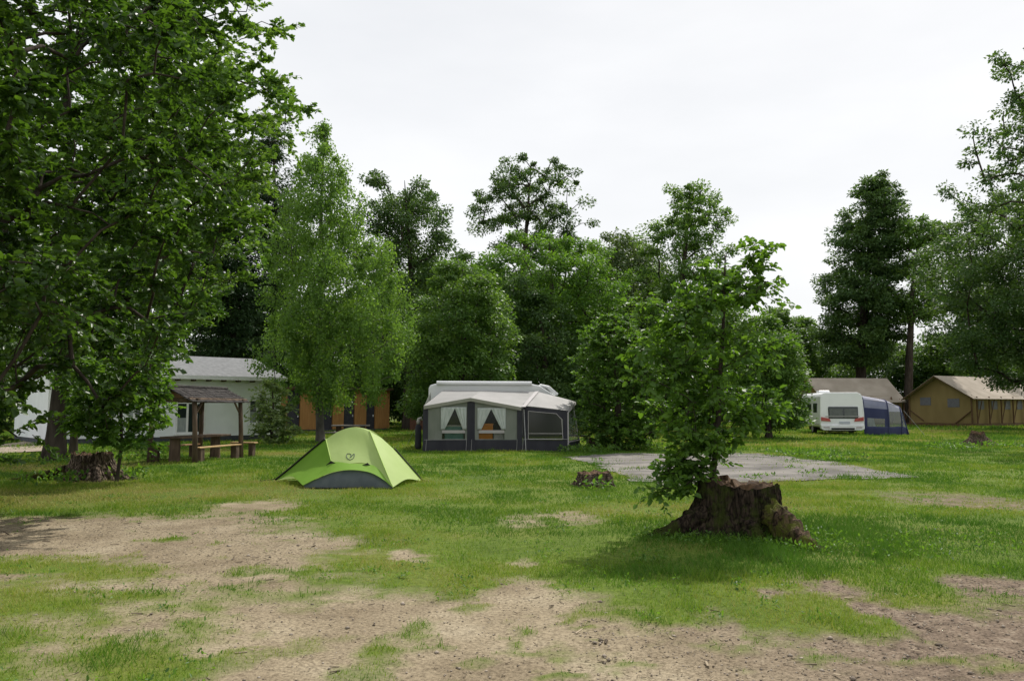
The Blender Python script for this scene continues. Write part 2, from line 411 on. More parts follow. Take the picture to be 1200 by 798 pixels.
def ground_z(x, y):
    z = (fbm(x, y, 0.35, 40, 3) - .5) * 0.10 * np.clip((y + 4) / 10, .3, 1) + (fbm(x, y, 2.6, 50, 3) - .5) * 0.022
    return z - 0.012
def axis_pts(lo, hi, flo, fhi, step):
    mid = np.arange(flo, fhi + 1e-6, step)
    a = []; p = flo; s = step
    while p > lo: s *= 1.16; p -= s; a.append(p)
    b = []; p = mid[-1]; s = step
    while p < hi: s *= 1.16; p += s; b.append(p)
    return np.r_[a[::-1], mid, b]
gx = axis_pts(-600, 600, -9, 9, 0.05); gy = axis_pts(-60, 1200, 3.5, 14, 0.05)
GX, GY = np.meshgrid(gx, gy)
GZ = ground_z(GX, GY)
dm = dirtmask(GX.ravel(), GY.ravel())
GZ = GZ - (dm.reshape(GZ.shape)) * 0.012 + (dm.reshape(GZ.shape) > .6) * (vnoise(GX, GY, 14, 3) - .5) * 0.012
nx_, ny_ = len(gx), len(gy)
ii = (np.arange(ny_ - 1)[:, None] * nx_ + np.arange(nx_ - 1)[None])
GF = np.stack([ii, ii + 1, ii + nx_ + 1, ii + nx_], -1).reshape(-1, 4)
def ground_material():
    m, nt, b = nmat('ground', 0.95, 0.1)
    N = nt.nodes; Lk = nt.links
    tc = N.new('ShaderNodeTexCoord'); at_ = N.new('ShaderNodeAttribute'); at_.attribute_name = 'dirt'
    def noise(s, d=5, r=.6):
        n = N.new('ShaderNodeTexNoise'); n.inputs['Scale'].default_value = s; n.inputs['Detail'].default_value = d; n.inputs['Roughness'].default_value = r
        Lk.new(tc.outputs['Object'], n.inputs['Vector']); return n.outputs['Fac']
    def ramp(fac, els):
        r = N.new('ShaderNodeValToRGB'); e = r.color_ramp.elements
        while len(e) < len(els): e.new(0.5)
        for k, (p, c) in enumerate(els): e[k].position = p; e[k].color = rgba(c)
        Lk.new(fac, r.inputs['Fac']); return r.outputs['Color']
    def mix(f, a, c, mode='MIX'):
        x = N.new('ShaderNodeMix'); x.data_type = 'RGBA'; x.blend_type = mode
        if isinstance(f, float): x.inputs[0].default_value = f
        else: Lk.new(f, x.inputs[0])
        Lk.new(a, x.inputs[6]); Lk.new(c, x.inputs[7]); return x.outputs[2]
    dirt = ramp(noise(1.1), [(.3, (.19, .15, .098)), (.55, (.275, .226, .152)), (.75, (.35, .298, .21))])
    fine = ramp(noise(38, 6, .75), [(.30, (.30, .27, .24)), (.5, (.98, .98, .98)), (.68, (1.5, 1.5, 1.5))])
    dirt = mix(1.0, dirt, fine, 'MULTIPLY')
    # darker humus to the right front
    sx = N.new('ShaderNodeSeparateXYZ'); Lk.new(tc.outputs['Object'], sx.inputs[0])
    mr = N.new('ShaderNodeMapRange'); mr.inputs[1].default_value = 0.9; mr.inputs[2].default_value = 2.6; Lk.new(sx.outputs['X'], mr.inputs[0])
    hum = ramp(noise(7, 6, .7), [(.3, (.10, .075, .055)), (.55, (.19, .145, .105)), (.75, (.30, .25, .19))])
    hum = mix(1.0, hum, fine, 'MULTIPLY')
    dirt = mix(mr.outputs[0], dirt, hum)
    grass = ramp(noise(.45, 5), [(.3, (.07, .115, .018)), (.5, (.105, .155, .024)), (.72, (.165, .17, .048))])
    g2 = ramp(noise(14, 5, .7), [(.3, (.6, .62, .6)), (.7, (1.3, 1.25, 1.2))])
    grass = mix(1.0, grass, g2, 'MULTIPLY')
    col = mix(at_.outputs['Fac'], grass, dirt)
    Lk.new(col, b.inputs['Base Color'])
    n2 = noise(30, 6, .7); bp = N.new('ShaderNodeBump'); bp.inputs['Strength'].default_value = .7; bp.inputs['Distance'].default_value = .02
    Lk.new(n2, bp.inputs['Height']); Lk.new(bp.outputs['Normal'], b.inputs['Normal'])
    return m
g = npmesh('ground', np.stack([GX.ravel(), GY.ravel(), GZ.ravel()], 1), GF, ground_material(), None, smooth=True, attrs={'dirt': dm})
tag(g, kind='structure')
# pad of compacted gravel
def pad_mesh():
    P = np.array(padP); x0, y0 = P.min(0); x1, y1 = P.max(0)
    xs = np.arange(x0 - .4, x1 + .4, .12); ys = np.arange(y0 - .4, y1 + .4, .12); X, Yy = np.meshgrid(xs, ys)
    s = sdpoly(X.ravel(), Yy.ravel(), P) + (fbm(X.ravel(), Yy.ravel(), 1.3, 60) - .5) * .7
    n = len(xs); ii = (np.arange(len(ys) - 1)[:, None] * n + np.arange(n - 1)[None]).reshape(-1)
    keep = s[ii] > 0
    Fc = np.stack([ii, ii + 1, ii + n + 1, ii + n], -1)[keep]
    Z = ground_z(X, Yy).ravel() + 0.020
    return np.stack([X.ravel(), Yy.ravel(), Z], 1), Fc
pv, pf = pad_mesh()
u_, inv = np.unique(pf, return_inverse=True)
M['gravel'] = surf('gravel', (.11, .104, .096), (.235, .218, .196), scale=.9, rough=.95, spec=.15, bump=.5, bscale=25, detail=8)
tag(npmesh('gravel_pad', pv[u_], inv.reshape(pf.shape), M['gravel'], smooth=True), 'pale grey gravel pitch set into the lawn behind the big stump', 'gravel pad', kind='structure')
# path far left
pp = [gnd(-30, 534), gnd(62, 529), gnd(62, 521), gnd(45, 516), gnd(15, 520), gnd(-30, 526)]
mb = MB(); mb.add([(p.x, p.y, 0.045) for p in pp], [tuple(range(len(pp)))])
M['path'] = surf('path', (.24, .19, .145), (.34, .28, .22), scale=3, rough=.95, bump=.3)
tag(mb.build('path', M['path']), 'sandy path leading past the left end of the white house', 'path', kind='structure')

# ------------------------------------------------------------------ GRASS
foot = []   # footprints kept free of grass: (polygon)
def rect(x0, x1, y0, y1): return [(x0, y0), (x1, y0), (x1, y1), (x0, y1)]
tentFoot = [tuple(gnd(*p)[:2]) for p in [(335, 562), (358, 570), (460, 571), (488, 562)]] + [(-2.5, 19.0), (-4.3, 19.0)]
stumpC = (2.89, 10.4)
foot += [tentFoot, rect(-3.4, 2.5, 30.9, 36.5)]
def grass():
    rng = np.random.RandomState(5)
    VV = []; FF = []; RR = []; nv = 0
    for (y0, y1, dens, h, w, seed) in ((4.2, 7, 2800, .033, .0065, 1), (7, 11, 2000, .040, .009, 2), (11, 18, 900, .046, .014, 3), (18, 32, 330, .055, .028, 4), (32, 60, 75, .09, .065, 5), (60, 100, 18, .12, .14, 6)):
        k = 0.92 if y0 < 40 else .75
        area = (y1 ** 2 - y0 ** 2) * k
        n = int(area * dens)
        y = np.sqrt(rng.uniform(y0 ** 2, y1 ** 2, n)); x = rng.uniform(-k, k, n) * y
        d = dirtmask(x, y)
        dn = fbm(x, y, 1.1, 70, 3)
        keep = rng.rand(n) > d * 1.12 - 0.02
        keep &= rng.rand(n) < np.clip(.45 + (dn - .35) * 3, .3, 1)
        keep &= sdpoly(x, y, padP) + (fbm(x, y, 1.3, 60) - .5) * .7 < np.where(rng.rand(n) < .05, 9, np.where(rng.rand(n) < .5, .35, .1)) * (1 + 3 * (fbm(x, y, 1.2, 63, 3) > .58))
        for P in foot: keep &= sdpoly(x, y, P) < 0
        x = x[keep]; y = y[keep]; dn = dn[keep]; d = d[keep]; n = len(x)
        lush = np.clip(1.25 - np.hypot((x - 4.3) / 2.8, (y - 9.6) / 1.9), 0, 1) + np.clip(1.1 - np.hypot(x - 2.9, (y - 10.2)) / 1.7, 0, 1)
        lush = lush + 0.9 * np.clip((fbm(x, y, 2.2, 91, 3) - .58) * 6, 0, 1)
        hh = h * rng.uniform(.45, 1.3, n) * (.65 + dn * .8) * (1 + lush * 1.0) * (1 - .5 * d)
        ww = w * rng.uniform(.6, 1.3, n)
        a = rng.uniform(0, 2 * np.pi, n); la = rng.uniform(0, 2 * np.pi, n); ll = rng.uniform(.15, 1.0, n) * hh
        z = ground_z(x, y) - .004 - d * .012
        dx, dy = np.cos(a) * ww / 2, np.sin(a) * ww / 2
        v = np.stack([np.stack([x - dx, y - dy, z], 1), np.stack([x + dx, y + dy, z], 1),
                      np.stack([x + np.cos(la) * ll, y + np.sin(la) * ll, z + hh], 1)], 1).reshape(-1, 3)
        f = np.arange(n * 3).reshape(-1, 3) + nv; nv += n * 3
        big = fbm(x, y, .45, 80, 4)
        r = np.clip(.42 + (big - .5) * 2.2 + rng.normal(0, .16, n) - lush * .25, 0, 1)
        VV.append(v); FF.append(f); RR.append(r)
    m, nt, b = nmat('grass', .6, .25)
    at_ = nt.nodes.new('ShaderNodeAttribute'); at_.attribute_name = 'rnd'
    rp = nt.nodes.new('ShaderNodeValToRGB'); e = rp.color_ramp.elements; e.new(.5); e.new(.8)
    for k_, (p, c) in enumerate(((0, (.075, .175, .015)), (.4, (.165, .28, .022)), (.72, (.27, .33, .038)), (1, (.37, .34, .11)))): e[k_].position = p; e[k_].color = rgba(c)
    nt.links.new(at_.outputs['Fac'], rp.inputs['Fac']); nt.links.new(rp.outputs[0], b.inputs['Base Color'])
    tr = nt.nodes.new('ShaderNodeBsdfTranslucent'); mx = nt.nodes.new('ShaderNodeMixShader'); mx.inputs[0].default_value = .35
    nt.links.new(rp.outputs[0], tr.inputs['Color']); nt.links.new(b.outputs[0], mx.inputs[1]); nt.links.new(tr.outputs[0], mx.inputs[2])
    nt.links.new(mx.outputs[0], nt.nodes['Material Output'].inputs['Surface'])
    o = npmesh('grass', np.concatenate(VV), np.concatenate(FF), m, None, np.concatenate(RR))
    tag(o, 'short patchy green lawn grass over the campsite', 'grass', kind='stuff')
    print('grass blades', sum(map(len, FF)))
grass()
# gravel and woody litter on the bare soil
def litter():
    rng = np.random.RandomState(9)
    n = 26000; y = np.sqrt(rng.uniform(4.3 ** 2, 12.5 ** 2, n)); x = rng.uniform(-.68, .68, n) * y
    d = dirtmask(x, y); k = (rng.rand(n) < d) & ((x > .5) | (rng.rand(n) < .38)); x, y = x[k], y[k]; n = len(x)
    z = ground_z(x, y) - .012
    # pebbles: squashed octahedra
    s = rng.uniform(.003, .011, n) * (1 + (rng.rand(n) < .03) * 1.3)
    o = np.array([[1, 0, 0], [0, 1, 0], [-1, 0, 0], [0, -1, 0], [0, 0, .6], [0, 0, -.5]])
    sc_ = rng.uniform(.6, 1.4, (n, 1, 3)); a = rng.uniform(0, 6.28, n); ca, sa = np.cos(a), np.sin(a)
    q = o[None] * sc_ * s[:, None, None]
    q = np.stack([q[..., 0] * ca[:, None] - q[..., 1] * sa[:, None], q[..., 0] * sa[:, None] + q[..., 1] * ca[:, None], q[..., 2]], -1)
    v = (q + np.stack([x, y, z + s * .3], 1)[:, None]).reshape(-1, 3)
    f1 = np.array([[0, 1, 4], [1, 2, 4], [2, 3, 4], [3, 0, 4], [1, 0, 5], [2, 1, 5], [3, 2, 5], [0, 3, 5]])
    f = ((np.arange(n) * 6)[:, None, None] + f1[None]).reshape(-1, 3)
    m, nt, b = nmat('pebble', .9, .2)
    at_ = nt.nodes.new('ShaderNodeAttribute'); at_.attribute_name = 'rnd'; rp = nt.nodes.new('ShaderNodeValToRGB')
    rp.color_ramp.elements[0].color = (.10, .08, .06, 1); rp.color_ramp.elements[1].color = (.42, .36, .29, 1)
    nt.links.new(at_.outputs['Fac'], rp.inputs['Fac']); nt.links.new(rp.outputs[0], b.inputs['Base Color'])
    tag(npmesh('pebbles', v, f, m, None, np.repeat(rng.rand(n), 8)), 'small pebbles scattered on the bare soil', 'pebbles', kind='stuff')
    # bark chips, twigs, dry leaves
    n = 24000; y = np.sqrt(rng.uniform(4.3 ** 2, 12 ** 2, n)); x = rng.uniform(-.68, .68, n) * y
    d = dirtmask(x, y); k = (rng.rand(n) < d * .9 + .03) & ((x > .4) | (x < -2.2) | (rng.rand(n) < .3)); x, y = x[k], y[k]; n = len(x)
    L = rng.uniform(.010, .036, n) * (1 + 1.8 * (rng.rand(n) < .03)); w = L * rng.uniform(.07, .32, n); a = rng.uniform(0, 6.28, n)
    D = np.stack([np.cos(a), np.sin(a), rng.normal(0, .15, n)], 1); P = np.stack([x, y, ground_z(x, y) - .003], 1)
    S = unit(np.cross(D, [0, 0, 1.0])); U = np.array([0, 0, 1.0]) * (w * .3)[:, None]
    D = D * L[:, None]; S = S * w[:, None]
    v = np.stack([P, P + S, P + D * .9 + S * .7, P + D, P + U + S * .4, P + D + U + S * .4], 1).reshape(-1, 3)
    f1 = np.array([[0, 4, 5, 3], [1, 2, 5, 4], [0, 3, 2, 1]])
    f = ((np.arange(n) * 6)[:, None, None] + f1[None]).reshape(-1, 4)
    m2 = m.copy(); r2 = [q for q in m2.node_tree.nodes if q.type == 'VALTORGB'][0]
    r2.color_ramp.elements[0].color = (.045, .032, .022, 1); r2.color_ramp.elements[1].color = (.44, .36, .25, 1)
    tag(npmesh('leaf_litter', v, f, m2, None, np.repeat(rng.rand(n) ** 1.3, 3)), 'bark chips, twigs and dry leaves scattered on the soil', 'leaf litter', kind='stuff')
litter()
# ------------------------------------------------------------------ TREES
T = tree
mass_rng = np.random.RandomState(77)
def woodland():
    rng = mass_rng
    C = []
    for (xa, xb, ya, yb, zt, n) in ((-95, -62, 62, 80, 15, 160), (-62, -28, 70, 84, 19, 460), (-30, -8, 78, 92, 15, 420), (-10, 14, 82, 94, 17.5, 620), (12, 36, 96, 112, 12, 400), (34, 95, 98, 116, 10.5, 760), (22, 34, 108, 120, 12, 120)):
        x = rng.uniform(xa, xb, n); y = rng.uniform(ya, yb, n); h = zt * (.75 + .4 * vnoise(x, y, .12, 5)); z = rng.rand(n) ** .8 * h
        C.append(np.stack([x, y, z], 1))
    C = np.concatenate(C)
    rad = rng.uniform(1.0, 2.3, len(C))
    v, f, rnd, _ = clump_leaves(C, rad, 190, .34, rng, np.array([0., 200.]), False, .65, 'broad', .7)
    tag(npmesh('woodland', v, f, M['L_dark'], None, rnd), 'dark far woodland undergrowth closing the view behind the campsite', 'woodland', kind='stuff')
woodland()
bushes = 'trees at the edge of the wood'
# near beech at the left
rowsN = [(-260, -280, 130), (-120, -400, 190), (0, -450, 215), (60, -450, 228), (110, -450, 212), (200, -450, 225), (300, -450, 236), (345, -450, 225), (400, -450, 205), (435, -450, 185), (470, -450, 118), (500, -450, 70), (540, -400, 20)]
T('beech_tree', 'near leafy beech with drooping glossy sprays filling the upper left corner', 'tree', 12.0, rowsN, -190, trunk_r=.28, n=640, crad=.56, leaves=182, lsize=.1, mat='L_beech', bark='bark', style='spray', hi=True, seed=11, first=.12, outer=.6, lump=.15, aspect=.72, cmin=.4)
T('beech_tree', 'tall broad beech left of the birch, its dark trunk before the white house end', 'tree', 25.0, [(-160, 100, 240), (-60, 50, 290), (15, 0, 325), (60, -50, 338), (105, -100, 358), (160, -100, 340), (220, -100, 322), (280, -80, 282), (340, -60, 252), (400, -40, 220), (432, 0, 190)],
  65, trunk_r=.27, n=640, crad=.85, leaves=182, lsize=.165, mat='L_mid', style='spray', seed=12, first=.25, outer=.5, lump=.3, aspect=.72, cmin=.4)
T('young_tree', 'thin leaning dark trunk against the white wall, left of the left stump', 'tree', 27.5, [(330, 60, 110), (380, 50, 130), (430, 60, 125), (455, 80, 110)], 88, trunk_r=.12, n=40, crad=.5, leaves=140, lsize=.13, mat='L_mid', seed=13, first=.4, top_px=97)
T('oak_tree', 'tall grey trunked tree rising behind the white house', 'tree', 52.0, [(-20, 120, 200), (60, 90, 250), (150, 90, 270), (230, 90, 275), (300, 95, 260), (380, 100, 240)], 176, trunk_r=.55, n=170, crad=1.5, leaves=220, lsize=.24, mat='L_mid', bark='bark_grey', seed=14, first=.45)
for k, (tp, a, b, tx) in enumerate(((175, 235, 300, 'left of two dark spruces standing behind the white house roof'), (105, 285, 350, 'right of two dark spruces, partly hidden by the birch'))):
    w = (b - a) / 2; c = (a + b) / 2
    T('spruce_tree', tx, 'tree', 56.0 + k * 3, [(tp, c - 3, c + 3), (tp + 50, c - w * .5, c + w * .5), (tp + 130, c - w * .9, c + w * .9), (tp + 220, c - w * 1.2, c + w * 1.2), (430, c - w * 1.3, c + w * 1.3)], c, trunk_r=.35, n=170, crad=1.3, leaves=210, lsize=.26, mat='L_spruce', style='needle', flat=.4, seed=15 + k, first=.08, layer=.9, outer=.7, group='dark spruces behind the white house', aspect=.35)
T('birch_tree', 'tall slender birch with fine light green leaves behind the green tent', 'tree', 39.6,
  [(150, 372, 382), (178, 356, 398), (215, 342, 416), (260, 328, 438), (300, 316, 456), (340, 306, 470), (380, 302, 478), (420, 304, 480), (446, 318, 472), (470, 345, 452)], 376, trunk_r=.19, n=540, crad=.66, leaves=175, lsize=.105, mat='L_birch', bark='bark_grey', style='droop', flat=1.3, seed=20, first=.1, outer=.40, lump=.55, cmin=.3, aspect=.75, top_px=377, topfrac=1.0)
T('leafy_tree', 'dark tree with open branches showing behind the right side of the birch', 'tree', 62.0, [(198, 440, 470), (230, 428, 515), (265, 425, 526), (300, 430, 532), (360, 430, 530), (450, 440, 530)], 478, trunk_r=.4, n=250, crad=1.1, leaves=190, lsize=.2, mat='L_dark', seed=21, first=.25, lump=.4, outer=.5, group=None)
T('leafy_tree', 'round dense mid green tree left of the long caravan awning', 'tree', 46.0, [(312, 522, 552), (330, 500, 580), (365, 488, 596), (400, 480, 602), (440, 478, 600), (485, 480, 596)], 540, trunk_r=.3, n=330, crad=.8, leaves=230, lsize=.15, mat='L_mid', seed=22, first=.08, lump=.18, outer=.35)
T('leafy_tree', 'broad yellowish green tree rising behind the awning caravan', 'tree', 57.0, [(276, 605, 645), (290, 580, 695), (320, 562, 728), (370, 565, 742), (420, 575, 740), (485, 590, 735)], 650, trunk_r=.4, n=400, crad=1.0, leaves=230, lsize=.19, mat='L_yellow', seed=23, first=.1, lump=.25, outer=.35)
T('leafy_tree', 'dark bushy tree filling the gap right of the round tree, behind the awning', 'tree', 52.0, [(330, 590, 625), (370, 580, 665), (420, 575, 690), (495, 570, 700)], 640, trunk_r=.25, n=160, crad=1.0, leaves=210, lsize=.18, mat='L_dark', seed=43, first=.05, outer=.4)
T('oak_tree', 'tall dark oak with open gappy top against the sky, behind the yellowish tree', 'tree', 78.0, [(188, 585, 655), (205, 568, 675), (232, 556, 688), (262, 550, 690), (285, 575, 690), (320, 590, 680), (380, 600, 670)], 628, trunk_r=.5, n=215, crad=1.0, leaves=165, lsize=.22, mat='L_dark', seed=24, first=.3, lump=.38, cmin=.35, outer=.55, depth=.8)
T('leafy_tree', 'small greyish green treetop between the two tall oaks', 'tree', 72.0, [(278, 700, 745), (290, 688, 765), (340, 685, 790), (420, 690, 760)], 722, trunk_r=.3, n=230, crad=1.15, leaves=190, lsize=.22, mat='L_grey', seed=25, first=.2)
T('oak_tree', 'tall tree with rounded airy crown standing behind the leafy stump sapling', 'tree', 60.0, [(216, 790, 822), (240, 768, 848), (270, 752, 856), (305, 752, 853), (350, 750, 850), (400, 745, 860), (460, 750, 880)], 806, trunk_r=.4, n=290, crad=.95, leaves=170, lsize=.19, mat='L_mid', seed=26, first=.2, lump=.5, cmin=.35, outer=.5)
T('leafy_bush', 'large bushy shrub on the lawn between the awning and the gravel pad', 'bush', 32.0, [(372, 700, 742), (390, 686, 762), (420, 678, 776), (455, 676, 784), (485, 682, 784), (508, 690, 776), (520, 700, 760)], 722, trunk_r=.16, n=250, crad=.55, leaves=170, lsize=.125, mat='L_hazel', style='spray', seed=27, first=.03, outer=.45, lump=.5, cmin=.35)
T('leafy_bush', 'rounded green shrub left of the white touring caravan', 'bush', 44.0, [(372, 872, 900), (395, 860, 925), (430, 856, 940), (465, 862, 943), (500, 868, 934)], 900, trunk_r=.16, n=230, crad=.65, leaves=180, lsize=.14, mat='L_mid', seed=28, first=.03, outer=.4)
for k, (a, b, tp, Y, tx) in enumerate(((880, 935, 362, 92, 'low far tree left, seen over the shrub by the touring caravan'), (915, 968, 372, 96, 'low far tree just left of the tall dark spruce'), (1075, 1120, 395, 99, 'low far tree behind the peak of the right lodge tent'))):
    c = (a + b) / 2
    T('leafy_tree', tx, 'tree', Y, [(tp, c - 8, c + 8), (tp + 12, a + 3, b - 3), (tp + 40, a, b), (470, a, b)], c, trunk_r=.25, n=130, crad=1.4, leaves=170, lsize=.28, mat='L_mid', seed=30 + k, first=.1, group='low far trees')
T('spruce_tree', 'tall dark pointed tree behind the left lodge tent', 'tree', 88.0, [(198, 1022, 1030), (222, 1003, 1050), (258, 990, 1060), (300, 975, 1064), (350, 962, 1064), (400, 957, 1062), (425, 970, 1055)], 1008, trunk_r=.65, n=380, crad=1.35, leaves=210, lsize=.28, mat='L_dark', style='broad', flat=.45, seed=33, first=.2, outer=.5, lump=.35, base=Vector((at(1008, 479, 88).x, 88, -.05)), top_px=1026)
T('oak_tree', 'slim forked tree with sparse crown between the two lodge tents', 'tree', 84.0, [(255, 1062, 1092), (285, 1058, 1110), (330, 1055, 1115), (375, 1060, 1105)], 1062, trunk_r=.5, n=110, crad=1.25, leaves=150, lsize=.26, mat='L_mid', seed=34, first=.35, lump=.5, top_px=1080)
T('oak_tree', 'massive dark tree overhanging the right lodge tent', 'tree', 62.0, [(225, 1165, 1300), (255, 1120, 1380), (290, 1100, 1400), (340, 1103, 1400), (390, 1110, 1400), (425, 1125, 1390), (452, 1150, 1360)], 1240, trunk_r=.6, n=760, crad=1.3, leaves=230, lsize=.21, mat='L_dark', seed=35, first=.18, outer=.45, lump=.3)
T('oak_tree', 'dark trunked tree standing behind the right lodge tent roof', 'tree', 92.0, [(300, 1130, 1170), (340, 1110, 1190), (390, 1110, 1195), (425, 1120, 1185)], 1148, trunk_r=.7, n=110, crad=1.6, leaves=180, lsize=.3, mat='L_dark', seed=36, first=.3)
T('oak_tree', 'near tree whose open leafy boughs enter at the upper right edge', 'tree', 34.0, [(40, 1185, 1330), (80, 1172, 1360), (125, 1138, 1400), (170, 1118, 1420), (212, 1122, 1420), (260, 1180, 1400)], 1300, trunk_r=.4, n=270, crad=.6, leaves=150, lsize=.14, mat='L_dark', seed=37, first=.3, lump=.55, outer=.6)
for k, (a, b, tp, Y, tx, mt_) in enumerate(((-60, 40, 380, 60, 'low dark tree at the left edge behind the path', 'L_dark'), (700, 800, 370, 66, 'dark filler tree directly behind the large shrub', 'L_dark'), (790, 880, 350, 68, 'leafy tree low behind the stump sapling', 'L_mid'), (400, 480, 350, 66, 'dark tree behind the brown toilet cabins', 'L_dark'), (480, 590, 250, 74, 'shadowy tree between the birch and the open topped oak', 'L_mid'))):
    c = (a + b) / 2
    if k == 4: tp = 296
    T('leafy_tree', tx, 'tree', Y, [(tp, c - 12, c + 12), (tp + 20, a + 6, b - 6), (tp + 60, a, b), (488, a, b)], c, trunk_r=.25, n=170, crad=1.2, leaves=190, lsize=.22, mat=mt_, seed=50 + k, first=.1, outer=.4, lump=.3)
# shrub by the house, saplings
T('leafy_bush', 'pale feathery shrub beside the right end of the white house', 'bush', 36.5, [(446, 314, 326), (462, 305, 334), (480, 298, 342), (496, 295, 346), (510, 298, 347), (518, 306, 342)], 320, trunk_r=.06, n=80, crad=.36, leaves=120, lsize=.11, mat='L_pale', style='spray', seed=60, first=.05, outer=.55)
rowsS = [(412, 110, 195), (432, 88, 208), (455, 82, 198), (480, 84, 192), (505, 95, 190), (520, 115, 172)]
T('sapling', 'young leafy sapling growing beside the left stump in front of the shelter', 'sapling', 17.9, rowsS, 140, trunk_r=.035, n=135, crad=.27, leaves=77, lsize=.10, mat='L_hazel', style='spray', hi=True, seed=61, first=.15, outer=.55, lump=.1, minr=.006)
# the sapling of the big stump
rowsF = [(318, 835, 880), (332, 808, 886), (355, 780, 893), (380, 766, 898), (410, 757, 900), (440, 754, 904), (470, 762, 902), (500, 772, 885), (530, 774, 852), (568, 784, 830)]
rg = np.random.RandomState(3)
ex = np.array([list(at(*p)) for p in [(885, 288, 10.5), (893, 300, 10.6), (900, 330, 10.4), (903, 345, 10.5), (878, 312, 10.7), (760, 355, 10.3), (766, 360, 10.8), (895, 460, 10.3), (905, 480, 10.5), (770, 575, 10.3), (785, 572, 10.2), (792, 555, 10.4), (800, 540, 10.5), (812, 562, 10.3), (785, 540, 10.3), (775, 556, 10.5), (806, 525, 10.4), (822, 545, 10.3), (838, 520, 10.4), (790, 520, 10.6), (815, 505, 10.4), (800, 575, 10.3), (868, 330, 10.4), (850, 322, 10.8), (890, 318, 10.5), (882, 300, 10.5), (752, 410, 10.5), (755, 445, 10.3), (912, 415, 10.6), (800, 335, 10.6), (822, 310, 10.5)]])
T('sapling', 'bright leafy young tree sprouting from the back of the big mossy stump', 'sapling', 10.6, rowsF, 828, trunk_r=.036, n=118, crad=.25, leaves=56, lsize=.084, mat='L_hazel', style='spray', hi=True, seed=62, first=.05, outer=.42, lump=.3, extra=ex, base=Vector((2.58, 10.62, .35)), minr=.006, top_px=850, aspect=.66)
print('leaf faces', NLEAF)

# ------------------------------------------------------------------ STUMPS
M['moss'] = None
def stump_mat(name, woodA, woodB, moss, mossamt):
    m = surf(name, woodA, woodB, scale=22, rough=.95, spec=.1, bump=1.0, bscale=48, stretch=(1, 1, .3), detail=8)
    nt = m.node_tree; b = nt.nodes['Principled BSDF']
    src = b.inputs['Base Color'].links[0].from_socket
    mpn = [q for q in nt.nodes if q.type == 'MAPPING'][0]
    vo = nt.nodes.new('ShaderNodeTexVoronoi'); vo.feature = 'DISTANCE_TO_EDGE'; vo.inputs['Scale'].default_value = 17
    dn = nt.nodes.new('ShaderNodeTexNoise'); dn.inputs['Scale'].default_value = 9; av = nt.nodes.new('ShaderNodeMix'); av.data_type = 'VECTOR'; av.inputs[0].default_value = .12
    nt.links.new(mpn.outputs[0], dn.inputs['Vector']); nt.links.new(mpn.outputs[0], av.inputs[4]); nt.links.new(dn.outputs['Color'], av.inputs[5]); nt.links.new(av.outputs[1], vo.inputs['Vector'])
    vr = nt.nodes.new('ShaderNodeValToRGB'); vr.color_ramp.elements[0].color = (.25, .25, .25, 1); vr.color_ramp.elements[1].color = (1.25, 1.25, 1.25, 1); vr.color_ramp.elements[1].position = .16
    nt.links.new(vo.outputs['Distance'], vr.inputs['Fac']); mm = nt.nodes.new('ShaderNodeMix'); mm.data_type = 'RGBA'; mm.blend_type = 'MULTIPLY'; mm.inputs[0].default_value = 1
    nt.links.new(src, mm.inputs[6]); nt.links.new(vr.outputs[0], mm.inputs[7]); src = mm.outputs[2]
    n = nt.nodes.new('ShaderNodeTexNoise'); n.inputs['Scale'].default_value = 4.5; n.inputs['Detail'].default_value = 7; n.inputs['Roughness'].default_value = .7
    tc = [q for q in nt.nodes if q.type == 'TEX_COORD'][0]; nt.links.new(tc.outputs['Object'], n.inputs['Vector'])
    r = nt.nodes.new('ShaderNodeValToRGB'); r.color_ramp.elements[0].position = 1 - mossamt - .06; r.color_ramp.elements[1].position = 1 - mossamt + .08
    nt.links.new(n.outputs['Fac'], r.inputs['Fac'])
    mx = nt.nodes.new('ShaderNodeMix'); mx.data_type = 'RGBA'; nt.links.new(r.outputs[0], mx.inputs[0]); nt.links.new(src, mx.inputs[6]); mx.inputs[7].default_value = rgba(moss)
    nt.links.new(mx.outputs[2], b.inputs['Base Color']); return m
M['stump'] = stump_mat('stump', (.014, .011, .008), (.045, .033, .024), (.036, .046, .010), .46)
M['stump_dry'] = stump_mat('stump_dry', (.07, .05, .038), (.20, .155, .12), (.09, .10, .03), .38)
M['mossy'] = stump_mat('mossy_root', (.035, .024, .017), (.10, .065, .042), (.075, .085, .015), .50)
M['rot'] = surf('rotten_wood', (.05, .032, .02), (.15, .09, .048), scale=9, rough=.95, bump=.8, stretch=(1, 1, .3))
